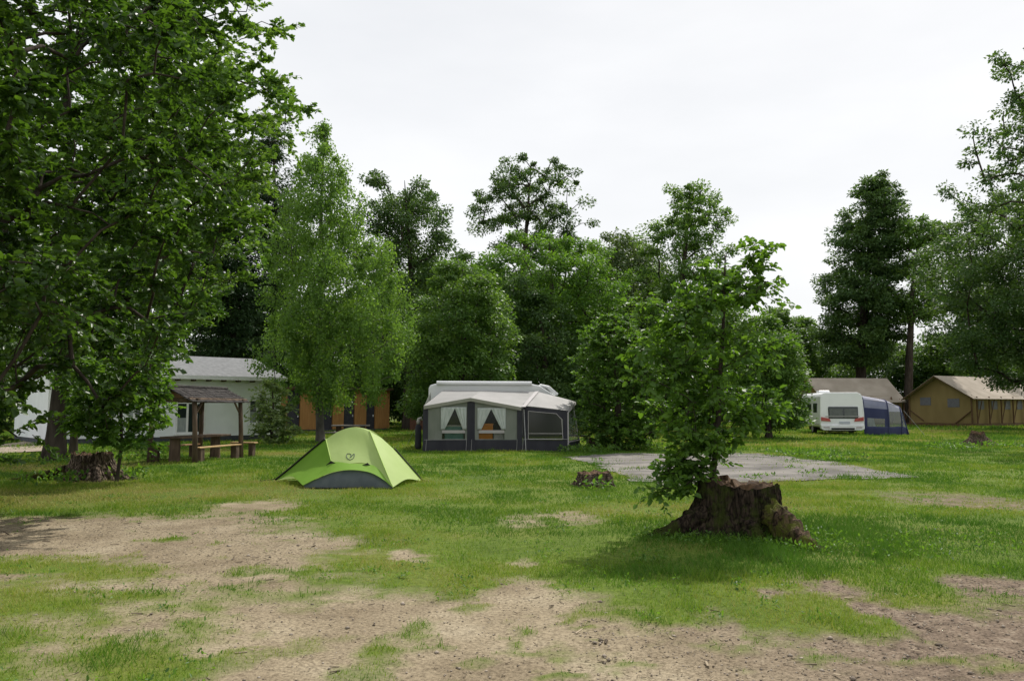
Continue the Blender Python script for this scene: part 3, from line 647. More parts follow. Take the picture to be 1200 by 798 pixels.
def make_stump(label, loc, rt, rb, h, roots, seed, mat, top_open=True, rim=.08, na=340, nz=56, fiss=.07, group=None, tilt=(0, 0)):
    root = thing('tree_stump', label, 'tree stump', loc, 0, group)
    a = np.linspace(0, 2 * np.pi, na, endpoint=False); V = []
    rs = np.random.RandomState(seed)
    hr = h * (1 - rim + 2 * rim * vnoise(np.cos(a) * 2.4, np.sin(a) * 2.4, 1, seed) + .8 * rim * (vnoise(a * 9, a * 0, 1, seed + 1) - .5)) + tilt[0] * np.cos(a) + tilt[1] * np.sin(a)
    for k in range(nz):
        u = k / (nz - 1); z = hr * u
        r = rt + (rb - rt) * (1 - u) ** 2.2
        for (an, w, L, pw) in roots:
            da = (a - an + np.pi) % (2 * np.pi) - np.pi
            r = r + np.exp(-(da / w) ** 2) * L * (1 - u) ** pw
        fr = (vnoise(a * 7.6394, a * 0 + u * 1.2, 1, seed + 4) - .5) * fiss * 2 + (vnoise(a * 22.918, a * 0 + u * 3, 1, seed + 5) - .5) * fiss * .9 + (vnoise(a * 5.0, a * 0 + u * 9, 2, seed + 8) - .5) * fiss * .5
        fr = fr - np.abs(vnoise(a * 44.5, u * 1.5 + a * 0, 1, seed + 11) - .5) * fiss * .9 + (vnoise(a * 54, u * 14 + a * 0, 1, seed + 15) - .5) * fiss * .5
        r = r * (1 + fr)
        V.append(np.stack([r * np.cos(a), r * np.sin(a), z - .03], 1))
    top = V[-1]
    ii_ = np.arange(nz - 1)[:, None] * na; kk = np.arange(na)[None]
    Fc = np.stack([ii_ + kk, ii_ + (kk + 1) % na, ii_ + na + (kk + 1) % na, ii_ + na + kk], -1).reshape(-1, 4)
    npmesh('bark', np.concatenate(V), Fc, mat, root, smooth=True)
    # broken, sunken wood top
    W = [top]
    for j, s in enumerate((.90, .78, .62, .45, .25, .04)):
        q = top.copy(); q[:, :2] *= s
        q[:, 2] = h * (.99 - .13 * (1 - s)) * 1 - .03 + (vnoise(q[:, 0] * 7 / rt, q[:, 1] * 7 / rt, 1, seed + 7) - .55) * h * rim * 2.4 + (tilt[0] * np.cos(a) + tilt[1] * np.sin(a)) * s
        if j == 0: q[:, 2] = np.minimum(q[:, 2], top[:, 2] - .02)
        W.append(q)
    nz2 = len(W); ii_ = np.arange(nz2 - 1)[:, None] * na
    Fc = np.stack([ii_ + kk, ii_ + (kk + 1) % na, ii_ + na + (kk + 1) % na, ii_ + na + kk], -1).reshape(-1, 4)
    npmesh('broken_top', np.concatenate(W), Fc, M['rot'], root, smooth=False)
    return root
def gz(x, y): return float(ground_z(np.array([x]), np.array([y]))[0])
s1 = make_stump('largest stump, dark and mossy, with the leafy young tree sprouting from it', (2.89, 10.4, 0), .50, .62, .70, [(math.pi * 1.04, .32, .62, 2.6), (math.pi * .12, .28, .40, 2.6), (math.pi * 1.72, .22, .30, 4), (math.pi * 1.35, .2, .12, 4), (math.pi * .6, .3, .3, 3)], 3, M['stump'], rim=.09, fiss=.055, tilt=(-.03, .02))
def ridge_root(parent, pts, rads, name, mat, seed):
    P = resample(pts, 44); n = 22; V = []
    for i, p in enumerate(P):
        d = (P[min(i + 1, 43)] - P[max(i - 1, 0)]).normalized(); x = d.cross(Vector((0, 0, 1))).normalized(); y = x.cross(d)
        r0 = float(np.interp(i / 43, np.linspace(0, 1, len(rads)), rads))
        for k in range(n):
            a = 2 * math.pi * k / n
            q = 1 + .55 * (float(vnoise(i * .16, k * .9 if k < n / 2 else (n - k) * .9, 1, seed)) - .5) + .4 * (float(vnoise(i * .45, k * 1.7 if k < n / 2 else (n - k) * 1.7, 1, seed + 9)) - .5)
            V.append(tuple(p + x * math.cos(a) * r0 * q * 1.15 + y * math.sin(a) * r0 * q * (1 + .25 * math.sin(a))))
    ii_ = np.arange(43)[:, None] * n; kk = np.arange(n)[None]
    Fc = np.stack([ii_ + kk, ii_ + (kk + 1) % n, ii_ + n + (kk + 1) % n, ii_ + n + kk], -1).reshape(-1, 4)
    return npmesh(name, np.array(V), Fc, mat, parent, smooth=True)
ridge_root(s1, [(.26, -.34, .40), (.33, -.52, .26), (.40, -.74, .11), (.50, -1.0, .02), (.60, -1.25, -.05)], [.10, .15, .14, .11, .05], 'root', M['mossy'], 1)
ridge_root(s1, [(-.45, -.18, .3), (-.75, -.22, .13), (-1.0, -.2, .03), (-1.28, -.18, -.05)], [.11, .10, .07, .03], 'root', M['stump'], 2)
ridge_root(s1, [(.45, .1, .3), (.72, .22, .12), (.95, .35, -.03)], [.12, .09, .04], 'root', M['mossy'], 3)
ridge_root(s1, [(-.02, -.50, .22), (.0, -.60, .12), (.03, -.72, .0)], [.09, .10, .07], 'root', M['stump'], 4)
p = gnd(94, 563)
s2 = make_stump('grey brown weathered stump at the left with the sapling beside it', (p.x, p.y + .5, 0), .40, .74, .60, [(math.pi * 1.02, .25, .85, 3), (math.pi * .02, .3, .25, 3), (math.pi * 1.45, .15, .15, 3), (math.pi * 1.7, .12, .15, 3)], 12, M['stump_dry'], rim=.12, fiss=.11)
ridge_root(s2, [(-.5, -.2, .22), (-.85, -.28, .1), (-1.3, -.32, .02), (-1.75, -.35, -.04)], [.1, .1, .07, .03], 'root', M['mossy'], 7)
p = gnd(698, 570)
make_stump('smallest low broken stump on the lawn left of the big stump', (p.x, p.y + .25, 0), .33, .42, .30, [(2.8, .3, .1, 2), (.3, .3, .1, 2)], 21, M['stump_dry'], rim=.13, fiss=.14)
p = gnd(1152, 523)
s4 = make_stump('conical grey stump at far right in front of the right lodge tent', (p.x, p.y + .4, 0),   .26, .74, .60, [(.1, .35, .6, 2), (3.2, .4, .35, 2)], 31, M['stump_dry'], rim=.2, fiss=.14)
p = gnd(705, 526)
make_stump('pale split stump hidden under the large shrub', (p.x, p.y + .6, 0), .42, .55, .42, [(3.1, .3, .3, 2), (.1, .3, .3, 2)], 41, M['stump_dry'], rim=.15, fiss=.13)
# weeds and tall grass tufts around stumps
def weeds(name, label, spots, seed, mat='L_hazel', ls=.05, h=.14):
    rng = np.random.RandomState(seed); P = []; 
    for (x, y, r, n) in spots:
        a = rng.uniform(0, 6.28, n); q = r * np.sqrt(rng.rand(n)); P.append(np.stack([x + q * np.cos(a), y + q * np.sin(a), rng.rand(n) * h], 1))
    P = np.concatenate(P); n = len(P)
    D = rng.normal(0, .6, (n, 3)) + [0, 0, .5]; N = rng.normal(0, .5, (n, 3)) + [0, 0, 1]
    v, f, q = leaf_geo(P, D, N, ls * rng.uniform(.6, 1.3, n), True, rng, .5)
    tag(npmesh(name, v, f, M[mat], None, np.repeat(rng.rand(n), q)), label, 'weeds', kind='stuff')
ws = [(2.3, 9.75, .4, 260), (2.9, 9.6, .35, 260), (1.8, 10.1, .3, 150), (3.4, 9.3, .35, 260), (3.75, 10.1, .35, 220), (4.3, 9.3, .8, 260), (5.2, 9.8, .9, 260), (1.4, 8.6, .25, 60), (2.0, 7.3, .06, 25)]
weeds('weeds', 'low broad leaved weeds round the foot of the big stump', ws, 71, ls=.045, h=.10)
rw = np.random.RandomState(81); sp_ = []
while len(sp_) < 260:
    yy = math.sqrt(rw.uniform(4.6 ** 2, 15 ** 2)); xx = rw.uniform(-.66, .66) * yy
    if dirtmask(np.array([xx]), np.array([yy]))[0] < rw.uniform(.2, .75) and sdpoly(np.array([xx]), np.array([yy]), tentFoot)[0] < -.2: sp_.append((xx, yy, rw.uniform(.06, .28), int(rw.uniform(6, 34))))
weeds('clover', 'small clover and plantain leaves scattered through the near lawn', sp_, 74, ls=.032, h=.045)
weeds('weeds', 'rough weeds along the gravel pad and far stumps', [(gnd(a, b).x, gnd(a, b).y, r, n) for a, b, r, n in ((690, 529, 1.2, 500), (740, 526, 1.4, 500), (1115, 526, 1.0, 400), (1175, 524, 1.0, 300), (940, 534, 1.2, 400), (985, 540, 1.0, 200), (698, 574, .4, 50), (60, 566, .7, 160), (145, 560, .5, 160), (320, 520, 1.0, 200), (90, 541, 2.5, 700))], 72, ls=.11, h=.22)
# plantain tufts on the pad
weeds('weeds', 'small weeds sprouting through the gravel pad', [(gnd(a, b).x, gnd(a, b).y, .25, 30) for a, b in ((930, 549), (945, 555), (930, 541), (900, 557), (960, 553), (880, 561), (700, 540))], 73, ls=.07, h=.06)

# ------------------------------------------------------------------ GREEN DOME TENT
M['tent'] = fabric('tent_green', (.46, .60, .21), (.50, .64, .24), .30, 2.0, .55)
M['tent_shaded'] = fabric('tent_green_shaded', (.22, .42, .05), (.25, .46, .06), .30, 2.0, .6)  # darker copy of the tent green: shade on left panel and hem painted in
M['tent_grey'] = fabric('tent_grey_mesh', (.10, .12, .13), (.13, .15, .16), .1, 8, .8)
M['black'] = surf('black_nylon', (.012, .012, .013), (.02, .02, .02), rough=.6)
M['tent_logo'] = surf('logo_grey', (.07, .10, .08), (.08, .11, .09), rough=.7)
org = Vector((-3.4, 17.6, 0))
tent = thing('dome_tent', 'lime green dome tent pitched on the lawn left of centre', 'tent', org)
def tp(px, py, Y): return at(px, py, Y) - org
SL = tp(381.7, 515, 17.5); Apt = tp(388.3, 541.7, 16.8); FLp = tp(355, 568.5, 16.35); FRp = tp(460, 571, 16.2)
midT = tp(410, 542.8, 16.72); Bp = tp(431, 544, 16.72)
PK = tp(411, 500.8, 17.6); PK2 = tp(423, 501.6, 17.58); P1 = tp(433, 505.0, 17.5); M1 = tp(443, 530, 16.92); M2 = tp(452, 552, 16.5)
SR = tp(447, 513.0, 17.7)
LT = tp(324, 562.5, 18.1); RT = tp(494, 563.5, 17.9)
cL = [SL, tp(385, 529, 17.12), Apt]
N0 = tp(396, 505.8, 17.56); cN = [N0, tp(398, 523, 17.17), tp(399, 542.3, 16.76)]
cM = [PK, tp(411, 520, 17.2), midT]
cM2 = [PK2, tp(428, 523, 17.1), Bp]
cR = [P1, M1, M2, FRp]
front = MB(); front.loft([cL, cN, cM, cM2, cR], 26, 20, -.04, (0, -1, .5)); front.build('front_panel', M['tent'], tent, smooth=True)
arch = [FLp, tp(372, 560, 16.42), tp(390, 553, 16.48), tp(410, 550.3, 16.5), tp(432, 553, 16.46), tp(448, 561, 16.35), FRp]
bedge = [FLp, tp(372, 556, 16.58), Apt, midT, Bp, M2.lerp(Bp, .45), FRp]
mb = MB(); mb.loft([bedge, arch], 6, 30); mb.build('hem_strip', M['tent_shaded'], tent, smooth=True)
lb = [SL, tp(362, 531, 17.65), tp(342, 548, 17.9), LT]; la = [SL, tp(385, 529, 17.12), Apt, tp(372, 556, 16.58), FLp]
def hem(c1, c2, lift):
    mid = c1[-1].lerp(c2[-1], .5) + Vector((0, 0, lift)); return mid
mb = MB()
mm = [SL, tp(373, 531, 17.4), tp(362, 545, 17.2), FLp.lerp(LT, .5) + Vector((.05, 0, .13))]
mb.loft([lb, mm, la], 18, 20); mb.build('left_panel', M['tent_shaded'], tent, smooth=True)
rb_ = [SR, tp(461, 526, 17.75), tp(477, 544, 17.8), RT]
rm = [P1.lerp(SR, .5), tp(453, 527, 17.35), tp(466, 548, 17.1), FRp.lerp(RT, .5) + Vector((-.02, 0, .10))]
mb = MB(); mb.loft([cR, rm, rb_], 18, 20); mb.build('right_panel', M['tent'], tent, smooth=True)
def mir(c): return [Vector((p.x * .94 + .03, 2 * (17.7 - org.y) - p.y + .0, p.z * .985)) for p in c]
mb = MB(); mb.loft([mir(cL), mir(cN), mir(cM), mir(cM2), mir(cR)], 26, 20); mb.loft([mir(bedge), [Vector((p.x, p.y + .12, .02)) for p in mir(bedge)]], 6, 30)
mb.loft([lb, mir(la)], 18, 20); mb.loft([mir(cR), rb_], 18, 20)
top1 = [SL, N0, PK, PK2, P1]; top2 = [mir([p])[0] for p in top1]
topm = [a_.lerp(b_, .5) + Vector((0, 0, .008)) for a_, b_ in zip(top1, top2)]
mb.loft([top1, topm, top2], 9, 26); mb.build('rear_panel', M['tent'], tent, smooth=True)
mb = MB(); base = [FLp + Vector((.03, .05, -.05)), tp(385, 572, 16.4), tp(410, 572, 16.42), tp(435, 572, 16.38), FRp + Vector((-.03, .05, -.05))]
for q in base: q.z = -.01
mb.loft([[p_ + Vector((0, .07, -.01)) for p_ in arch], base], 10, 30, .04, (0, -1, 0)); mb.build('vestibule_door', M['tent_grey'], tent, smooth=True)
mb = MB(); mb.tube(resample([q + Vector((0, -.02, .02)) for q in base], 16), .012, 6); mb.build('hem_tape', M['black'], tent)
def polec(c, r, name='pole', mat=None, off=Vector((0, 0, .012))):
    mb = MB(); mb.tube([q + off for q in resample(c, 22)], r, 7); return mb.build(name, mat or M['black'], tent, smooth=True)
polec([q + Vector((-.02, .0, 0)) for q in lb], .022, 'edge_strap'); polec([q + Vector((.02, .03, .0)) for q in rb_[1:]], .014, 'edge_strap')
M['seam'] = fabric('seam_green', (.50, .68, .20), (.52, .7, .22), .2, 2)
polec(cR, .011, 'pole_sleeve', M['seam']); polec(cL[:], .009, 'pole_sleeve', M['seam'])
for q, sx in ((Apt, 1), (Bp, -1)):
    mb = MB(); mb.add([q + Vector((-.10 * sx, -.03, -.05)), q + Vector((.11 * sx, -.05, -.015)), q + Vector((-.0 * sx, -.035, .035)), q + Vector((-.10 * sx, .0, -.06)), q + Vector((.11 * sx, -.01, -.03)), q + Vector((0, .0, .02))],
                     [(0, 1, 2), (3, 5, 4), (0, 3, 4, 1), (1, 4, 5, 2), (2, 5, 3, 0)]); mb.build('vent_hood', M['black'], tent)
# emblem: a round outline with a folded stroke, projected onto the front panel
def on_front(px, py):
    """point on the front panel at the surveyed direction"""
    best = None; d = Vector(ray(px, py)); o = Vector((0, 0, CAMZ)) - org
    n = None
    for f in front.f:
        a_, b_, c_, d_ = (Vector(front.v[i]) for i in f)
        for t3 in ((a_, b_, c_), (a_, c_, d_)):
            from mathutils.geometry import intersect_ray_tri
            h_ = intersect_ray_tri(*t3, d, o, True)
            if h_: return h_ - d.normalized() * .006
    return None
def zp(x, y): return 310 + x / 6.0, 490 + y / 6.0
strokes = [[(581, 250), (576, 264), (582, 281), (600, 291), (619, 285), (630, 270), (631, 250)],
           [(581, 250), (596, 249), (608, 255), (607, 268), (600, 276)], [(631, 250), (620, 258), (610, 271), (600, 276)]]
mb = MB()
for s in strokes:
    pts = [on_front(*zp(*q)) for q in s]; pts = [q for q in pts if q]
    if len(pts) > 2: mb.tube(resample(pts, 24), .008, 5)
if mb.v: mb.build('emblem', M['tent_logo'], tent)
for p_, q_ in ((LT, LT + Vector((-.35, .0, 0))), (RT, RT + Vector((.22, -.1, 0)))):
    mb = MB(); mb.tube([p_ + Vector((0, 0, .03)), Vector((q_.x, q_.y, 0))], .006, 4); mb.tube([Vector((q_.x, q_.y, .03)), Vector((q_.x, q_.y, -.1))], .008, 5); mb.build('guy_line', M['black'], tent)

# ------------------------------------------------------------------ WHITE HOUSE
M['white_wall'] = surf('white_render', (.84, .86, .88), (.77, .79, .81), scale=1.2, rough=.85, bump=.15, bscale=40)
M['white_paint'] = surf('white_paint', (.80, .80, .80), (.72, .72, .72), rough=.5)
M['plinth'] = surf('plinth', (.05, .055, .07), (.08, .085, .09), rough=.9)
M['roof_grey'] = surf('roof_felt', (.16, .165, .17), (.22, .225, .23), scale=5, rough=.9, bump=.4)
M['dark_wood'] = surf('dark_wood', (.055, .035, .022), (.11, .075, .048), scale=5, rough=.85, spec=.2, bump=.6, bscale=18, stretch=(1, 1, .3))
def glassmat(name, c, alpha=.0, rough=.05):
    m, nt, b = nmat(name, rough, .6); b.inputs['Base Color'].default_value = rgba(c)
    if alpha:
        t = nt.nodes.new('ShaderNodeBsdfTransparent'); mx = nt.nodes.new('ShaderNodeMixShader'); mx.inputs[0].default_value = alpha
        nt.links.new(b.outputs[0], mx.inputs[1]); nt.links.new(t.outputs[0], mx.inputs[2]); nt.links.new(mx.outputs[0], nt.nodes['Material Output'].inputs['Surface'])
    return m
M['glass'] = glassmat('dark_glass', (.02, .03, .03))
M['curtain'] = surf('net_curtain', (.35, .38, .38), (.25, .28, .28), scale=3, rough=.9, stretch=(8, 8, 1))
W0 = at(54, 521, 35.5); W1 = at(328, 514, 42.8)
hv = Vector((W1.x - W0.x, W1.y - W0.y)); hL = hv.length; hang = math.atan2(hv.y, hv.x)
house = thing('white_house', 'low white rendered building with grey roof behind the picnic shelter', 'house', (W0.x, W0.y, 0), hang)
def wx(px):
    u = (px - CX) / F * 1.0; k = 1.0
    r_ = ray(px, 480); dx, dy = r_[0], r_[1]
    # intersect ray with wall line
    den = dx * math.sin(hang) - dy * math.cos(hang)
    s = (dy * W0.x - dx * W0.y) / (dx * math.sin(hang) - dy * math.cos(hang)) if abs(den) > 1e-9 else 0
    return s
def wz(px, py):
    s = wx(px); Y = W0.y + s * math.sin(hang); return at(px, py, Y).z
dep = 7.0; zE = 3.12; zR = 4.3
mb = MB()
mb.box(0, hL, 0, .25, .25, zE); mb.box(0, .25, .25, dep, .25, zE); mb.box(hL - .25, hL, .25, dep, .25, zE); mb.box(.25, hL - .25, dep - .25, dep, .25, zE)
for x in (0, hL - .25): mb.add([(x, 0, zE), (x + .25, 0, zE), (x + .25, dep, zE), (x, dep, zE), (x, dep / 2, zR - .08), (x + .25, dep / 2, zR - .08)], [(0, 1, 5, 4), (3, 4, 5, 2), (0, 4, 3), (1, 2, 5), (0, 3, 2, 1)])
mb.build('wall', M['white_wall'], house)
mb = MB(); mb.box(.02, hL - .02, .03, dep - .03, -.1, .25); mb.build('plinth', M['plinth'], house)
mb = MB(); o_ = .5
for sg in (0, 1):
    y0 = -o_ if sg == 0 else dep + o_; z0 = zE - .02
    mb.prism([(y0, z0), (dep / 2, zR), (dep / 2, zR + .12), (y0, z0 + .12)], lambda a, b, t: (t, a, b), -.3, hL + .1)
rf = mb.build('roof', M['roof_grey'], house)
mb = MB(); mb.box(-.3, hL + .1, -o_ - .05, -o_ - .002, zE - .08, zE + .11); mb.build('fascia', M['white_paint'], house)
mb = MB()
for k in range(15):
    x = .2 + k * (hL - .4) / 14; mb = MB(); mb.box(x - .05, x + .05, -o_ + .02, -.003, zE - .16, zE - .03); mb.build('rafter_end', M['dark_wood'], house)
def hwin(pxa, pxb, pya, pyb, mull=None):
    xa, xb = wx(pxa), wx(pxb); za, zb = wz((pxa + pxb) / 2, pyb), wz((pxa + pxb) / 2, pya)
    fr = MB(); t = .08
    fr.box(xa, xa + t, -.05, .02, za, zb); fr.box(xb - t, xb, -.05, .02, za, zb); fr.box(xa + t, xb - t, -.05, .02, za, za + t); fr.box(xa + t, xb - t, -.05, .02, zb - t, zb)
    for m_ in (mull or []):
        c = xa + (xb - xa) * m_; fr.box(c - .05, c + .05, -.047, .02, za + t, zb - t)
    w_ = fr.build('window', M['white_paint'], house)
    g_ = MB(); g_.box(xa + t, xb - t, -.022, -.006, za + t, zb - t); g_.build('pane', M['glass'], w_)
    s_ = MB(); s_.box(xa - .05, xb + .05, -.12, -.004, za - .07, za - .003); s_.build('sill', M['white_paint'], w_)
    c_ = MB(); c_.box(xa + t, xa + (xb - xa) * .42, -.030, -.0235, za + t, za + (zb - za) * .5)
    c_.build('net_curtain', M['curtain'], w_)
hwin(206, 241, 471, 508, [.38, .68]); hwin(291, 311, 468, 497, [.5]); hwin(148, 166, 470, 492, [.5])

# ------------------------------------------------------------------ PICNIC SHELTER
M['old_wood'] = surf('old_wood', (.06, .04, .027), (.13, .09, .06), scale=6, rough=.9, bump=.7, bscale=16, stretch=(1, 1, .3))
M['shingle'] = surf('bitumen_roof', (.022, .020, .020), (.072, .064, .060), scale=7, rough=.95, bump=.9, bscale=14, stretch=(.5, 1, 1))
M['bench_wood'] = surf('bench_wood', (.38, .24, .11), (.52, .36, .18), scale=4, rough=.7, bump=.2, stretch=(6, 1, 1))
A0 = at(176, 541, 24.6); sd_ = Vector((.46, 2.62, 0)).normalized(); sang = math.atan2(sd_.x, sd_.y)
sh = thing('picnic_shelter', 'small dark timber picnic shelter with gabled shingle roof before the white house', 'shelter', (A0.x, A0.y, 0), -sang)
SW, SLn = 1.42, 2.75    # width (local x), length (local y)
eave = 1.88; rid = 2.24
for i, (x, y) in enumerate(((0, 0), (SW, 0), (0, SLn), (SW, SLn))):
    mb = MB(); lean = .05 if x > 0 else -.02
    mb.tube([(x + lean * 1.2, y, -.08), (x + lean * .5, y + .01, eave * .5), (x - lean * .4, y, eave + (.0))], [.085, .075, .07], 9); mb.build('post', M['old_wood'], sh, smooth=True)
mb = MB()
for x in (0, SW): mb.tube([(x, -.35, eave + .0), (x, SLn + .35, eave + .0)], .06, 8)
for y in (0, SLn): mb.beam((-.12, y - .0, eave - .02), (SW + .12, y, eave - .02), .07, .12)
mb.tube([(SW / 2, -.35, rid - .09), (SW / 2, SLn + .35, rid - .09)], .05, 8)
mb.build('roof_frame', M['old_wood'], sh)
mb = MB(); mb.add([(.02, -.04, eave + .05), (SW - .02, -.04, eave + .05), (SW / 2, -.04, rid - .06), (.02, -.07, eave + .05), (SW - .02, -.07, eave + .05), (SW / 2, -.07, rid - .06)], [(0, 2, 1), (3, 4, 5), (0, 1, 4, 3), (1, 2, 5, 4), (2, 0, 3, 5)])
mb.build('gable_board', surf('gable_wood', (.15, .08, .045), (.2, .11, .06), rough=.8), sh)
rr = random.Random(4)
mb = MB()
for sg in (-1, 1):
    for r_i in range(7):
        u0 = r_i / 7; u1 = (r_i + 1.35) / 7
        for c_i in range(14):
            y0 = -.4 + c_i * (SLn + .75) / 14 + rr.uniform(-.01, .01); y1 = y0 + (SLn + .75) / 14 - .006
            hw = SW / 2 + .17; xA = SW / 2 + sg * hw * (1 - u0); xB = SW / 2 + sg * hw * max(0, 1 - u1)
            zA = eave - .10 + (rid - eave + .1) * u0 + .045 + rr.uniform(0, .02); zB = eave - .10 + (rid - eave + .1) * min(1, u1) + .02 + rr.uniform(0, .008)
            mb.add([(xA, y0, zA), (xA, y1, zA), (xB, y1, zB), (xB, y0, zB), (xA, y0, zA - .03), (xA, y1, zA - .03), (xB, y1, zB - .03), (xB, y0, zB - .03)],
                   [(0, 1, 2, 3), (7, 6, 5, 4), (0, 4, 5, 1), (1, 5, 6, 2), (2, 6, 7, 3), (3, 7, 4, 0)])
mb.tube([(SW / 2, -.4, rid + .045), (SW / 2, SLn + .33, rid + .05)], .05, 7)
mb.build('roof', M['shingle'], sh)
for x in (0, SW):
    for y, dy in ((0, .45), (SLn, -.45)):
        mb = MB(); mb.tube([(x, y, eave - .5), (x, y + dy, eave - .03)], .035, 6); mb.build('brace', M['old_wood'], sh)
tb = thing('picnic_table', 'heavy brown picnic table with two log footed benches under the shelter', 'table', (A0.x, A0.y, 0), -sang)
mb = MB()
for k in range(3): mb.box(SW / 2 - .36 + k * .243, SW / 2 - .12 + k * .243, -.1, SLn + .05, .70, .76)
mb.build('tabletop', M['old_wood'], tb, bevel=.008)
for y in (.15, SLn - .3):
    mb = MB(); mb.tube([(SW / 2, y, -.05), (SW / 2, y, .698)], [.17, .15], 14); mb.build('leg', M['old_wood'], tb, smooth=False)
for x, bm in ((-.06, M['old_wood']), (SW + .02, M['bench_wood'])):
    mb = MB(); mb.box(x - .12, x + .12, .12, SLn - .12, .40, .44); be = mb.build('bench', surf('bench_plank', (.30, .16, .08), (.42, .26, .13), rough=.8, stretch=(1, .2, 1)) if x < 0 else bm, tb, bevel=.008)
    for y in (.2, SLn - .45):
        mb = MB(); mb.box(x - .10, x + .10, y, y + .24, -.05, .398); mb.build('bench_leg', M['old_wood'], be, bevel=.02)
# second bench on the far side, pale plank
mb = MB(); mb.box(SW / 2 + .05, SW / 2 + .95, SLn + .55, SLn + .8, .42, .47); fb = thing('bench', 'short pale wooden bench behind the shelter table', 'bench', (A0.x, A0.y, 0), -sang)
mb.build('seat', M['bench_wood'], fb, bevel=.006)
for x in (SW / 2 + .2, SW / 2 + .8):
    mb = MB(); mb.box(x - .08, x + .08, SLn + .57, SLn + .78, -.05, .418); mb.build('leg', M['old_wood'], fb, bevel=.01)

# ------------------------------------------------------------------ BROWN CABINS behind the birch
M['orange_wood'] = surf('orange_board', (.34, .17, .055), (.42, .22, .075), scale=3, rough=.7, stretch=(6, 6, .6))
M['dark_panel'] = surf('anthracite', (.035, .035, .045), (.05, .05, .06), rough=.6)
C0 = at(336, 506, 57); C1 = at(456, 502, 62); cang = math.atan2(C1.y - C0.y, C1.x - C0.x); cL_ = (Vector((C1.x, C1.y)) - Vector((C0.x, C0.y))).length
cab = thing('toilet_cabin', 'long orange brown boarded cabin with dark doors behind the birch', 'cabin', (C0.x, C0.y, 0), cang)
px2 = lambda px: (px - 336) / 120 * cL_
ch = 3.0
for a_, b_ in ((350, 371), (387, 400), (413, 427), (438, 456)):
    mb = MB()
    x = px2(a_); n_ = max(2, int((px2(b_) - x) / .16)); s_ = (px2(b_) - x) / n_
    for k in range(n_): mb.box(x + k * s_ + .004, x + (k + 1) * s_ - .004, -.03, 0.05, .12, ch)
    mb.build('wall_panel', M['orange_wood'], cab)
for a_, b_ in ((337, 350), (371, 387), (400, 413), (427, 438)):
    mb = MB(); mb.box(px2(a_) + .01, px2(b_) - .01, .12, .16, .1, ch - .05); d_ = mb.build('door', M['dark_panel'], cab, bevel=.004)
    mb = MB(); mb.box(px2(b_) - .14, px2(b_) - .10, .05, .118, 1.0, 1.16); mb.build('handle', M['white_paint'], d_)
mb = MB(); mb.box(0, cL_, .18, 2.6, 0, ch); mb.build('wall', M['orange_wood'], cab)
mb = MB(); mb.box(-.25, cL_ + .1, -.45, 2.9, ch + .003, ch + .18); mb.build('roof', M['dark_wood'], cab)
mb = MB(); mb.box(-.1, cL_ + .1, -.1, 2.65, -.1, .1); mb.build('plinth', M['plinth'], cab)
p = at(411, 508, 41)
t2 = thing('picnic_table', 'grey slab picnic table with a bench in front of the brown cabins', 'table', (p.x, p.y, 0), R(8))
M['conc'] = surf('concrete', (.20, .18, .17), (.28, .26, .24), rough=.9)
mb = MB(); mb.box(-.95, .95, -.4, .4, .72, .79); mb.build('tabletop', M['conc'], t2, bevel=.01)
for x in (-.6, .6):
    mb = MB(); mb.box(x - .12, x + .12, -.28, .28, -.05, .718); mb.build('leg', M['dark_wood'], t2, bevel=.01)
for y in (-.85, .85):
    mb = MB(); mb.box(-1.6 if y < 0 else -.9, -.55 if y < 0 else .9, y - .16, y + .16, .40, .46); be = mb.build('bench', M['conc'], t2, bevel=.01)
    for x in ((-1.4, -.7) if y < 0 else (-.6, .6)):
        mb = MB(); mb.box(x - .08, x + .08, y - .12, y + .12, -.05, .398); mb.build('bench_leg', M['dark_wood'], be)
p = at(489, 499, 60)
sb = thing('log_store', 'small dark reddish brown wooden box store behind the awning left end', 'box', (p.x, p.y, 0))
mb = MB()
for k in range(6): mb.box(-.55 + k * .3, -.27 + k * .3, -.03, .0, .05, .95)
mb.build('front_boards', surf('reddish_wood', (.10, .045, .03), (.14, .065, .04), rough=.8), sb); mb = MB(); mb.box(-.56, 1.24, .002, .9, 0, .93); mb.build('body', M['dark_wood'], sb); mb = MB(); mb.box(-.62, 1.3, -.08, .98, .955, 1.02); mb.build('lid', M['dark_wood'], sb)

# ------------------------------------------------------------------ CARAVAN WITH LONG AWNING
M['cream'] = fabric('awning_roof', (.36, .355, .345), (.42, .41, .40), .22, 1.5, .6)
M['awn_wall'] = fabric('awning_wall', (.20, .22, .19), (.235, .25, .22), .12, 4, .85)
M['awn_inner_shade'] = fabric('awning_painted_shade', (.05, .055, .055), (.07, .075, .075), .02)  # near-black colour standing in for shade inside the awning
M['awn_dark'] = fabric('awning_dark', (.035, .035, .045), (.05, .05, .06), .03, 3, .8)
M['van_white'] = surf('van_white', (.82, .83, .84), (.77, .78, .79), scale=1, rough=.28, spec=.5)
M['awn_trim'] = surf('awning_trim', (.38, .36, .36), (.42, .4, .4), rough=.6)
M['curt'] = fabric('white_curtain', (.62, .66, .64), (.5, .55, .53), .2, 8, .9)
M['tpane'] = glassmat('tinted_film', (.012, .016, .016), .72, .1)
M['fpane'] = glassmat('clear_film', (.25, .28, .28), .5, .06)
M['grey_line'] = surf('grey_line', (.30, .30, .30), (.35, .35, .35))
Ya = 30.9; Yc = 33.6
van = thing('caravan', 'white caravan standing behind and joined to the long grey awning', 'caravan', (0, Yc, 0))
def vp(px, py, Y): q = at(px, py, Y); return (q.x, q.y - Yc, q.z)
xl = at(502, 470, Yc).x; xr = at(661, 470, Yc).x
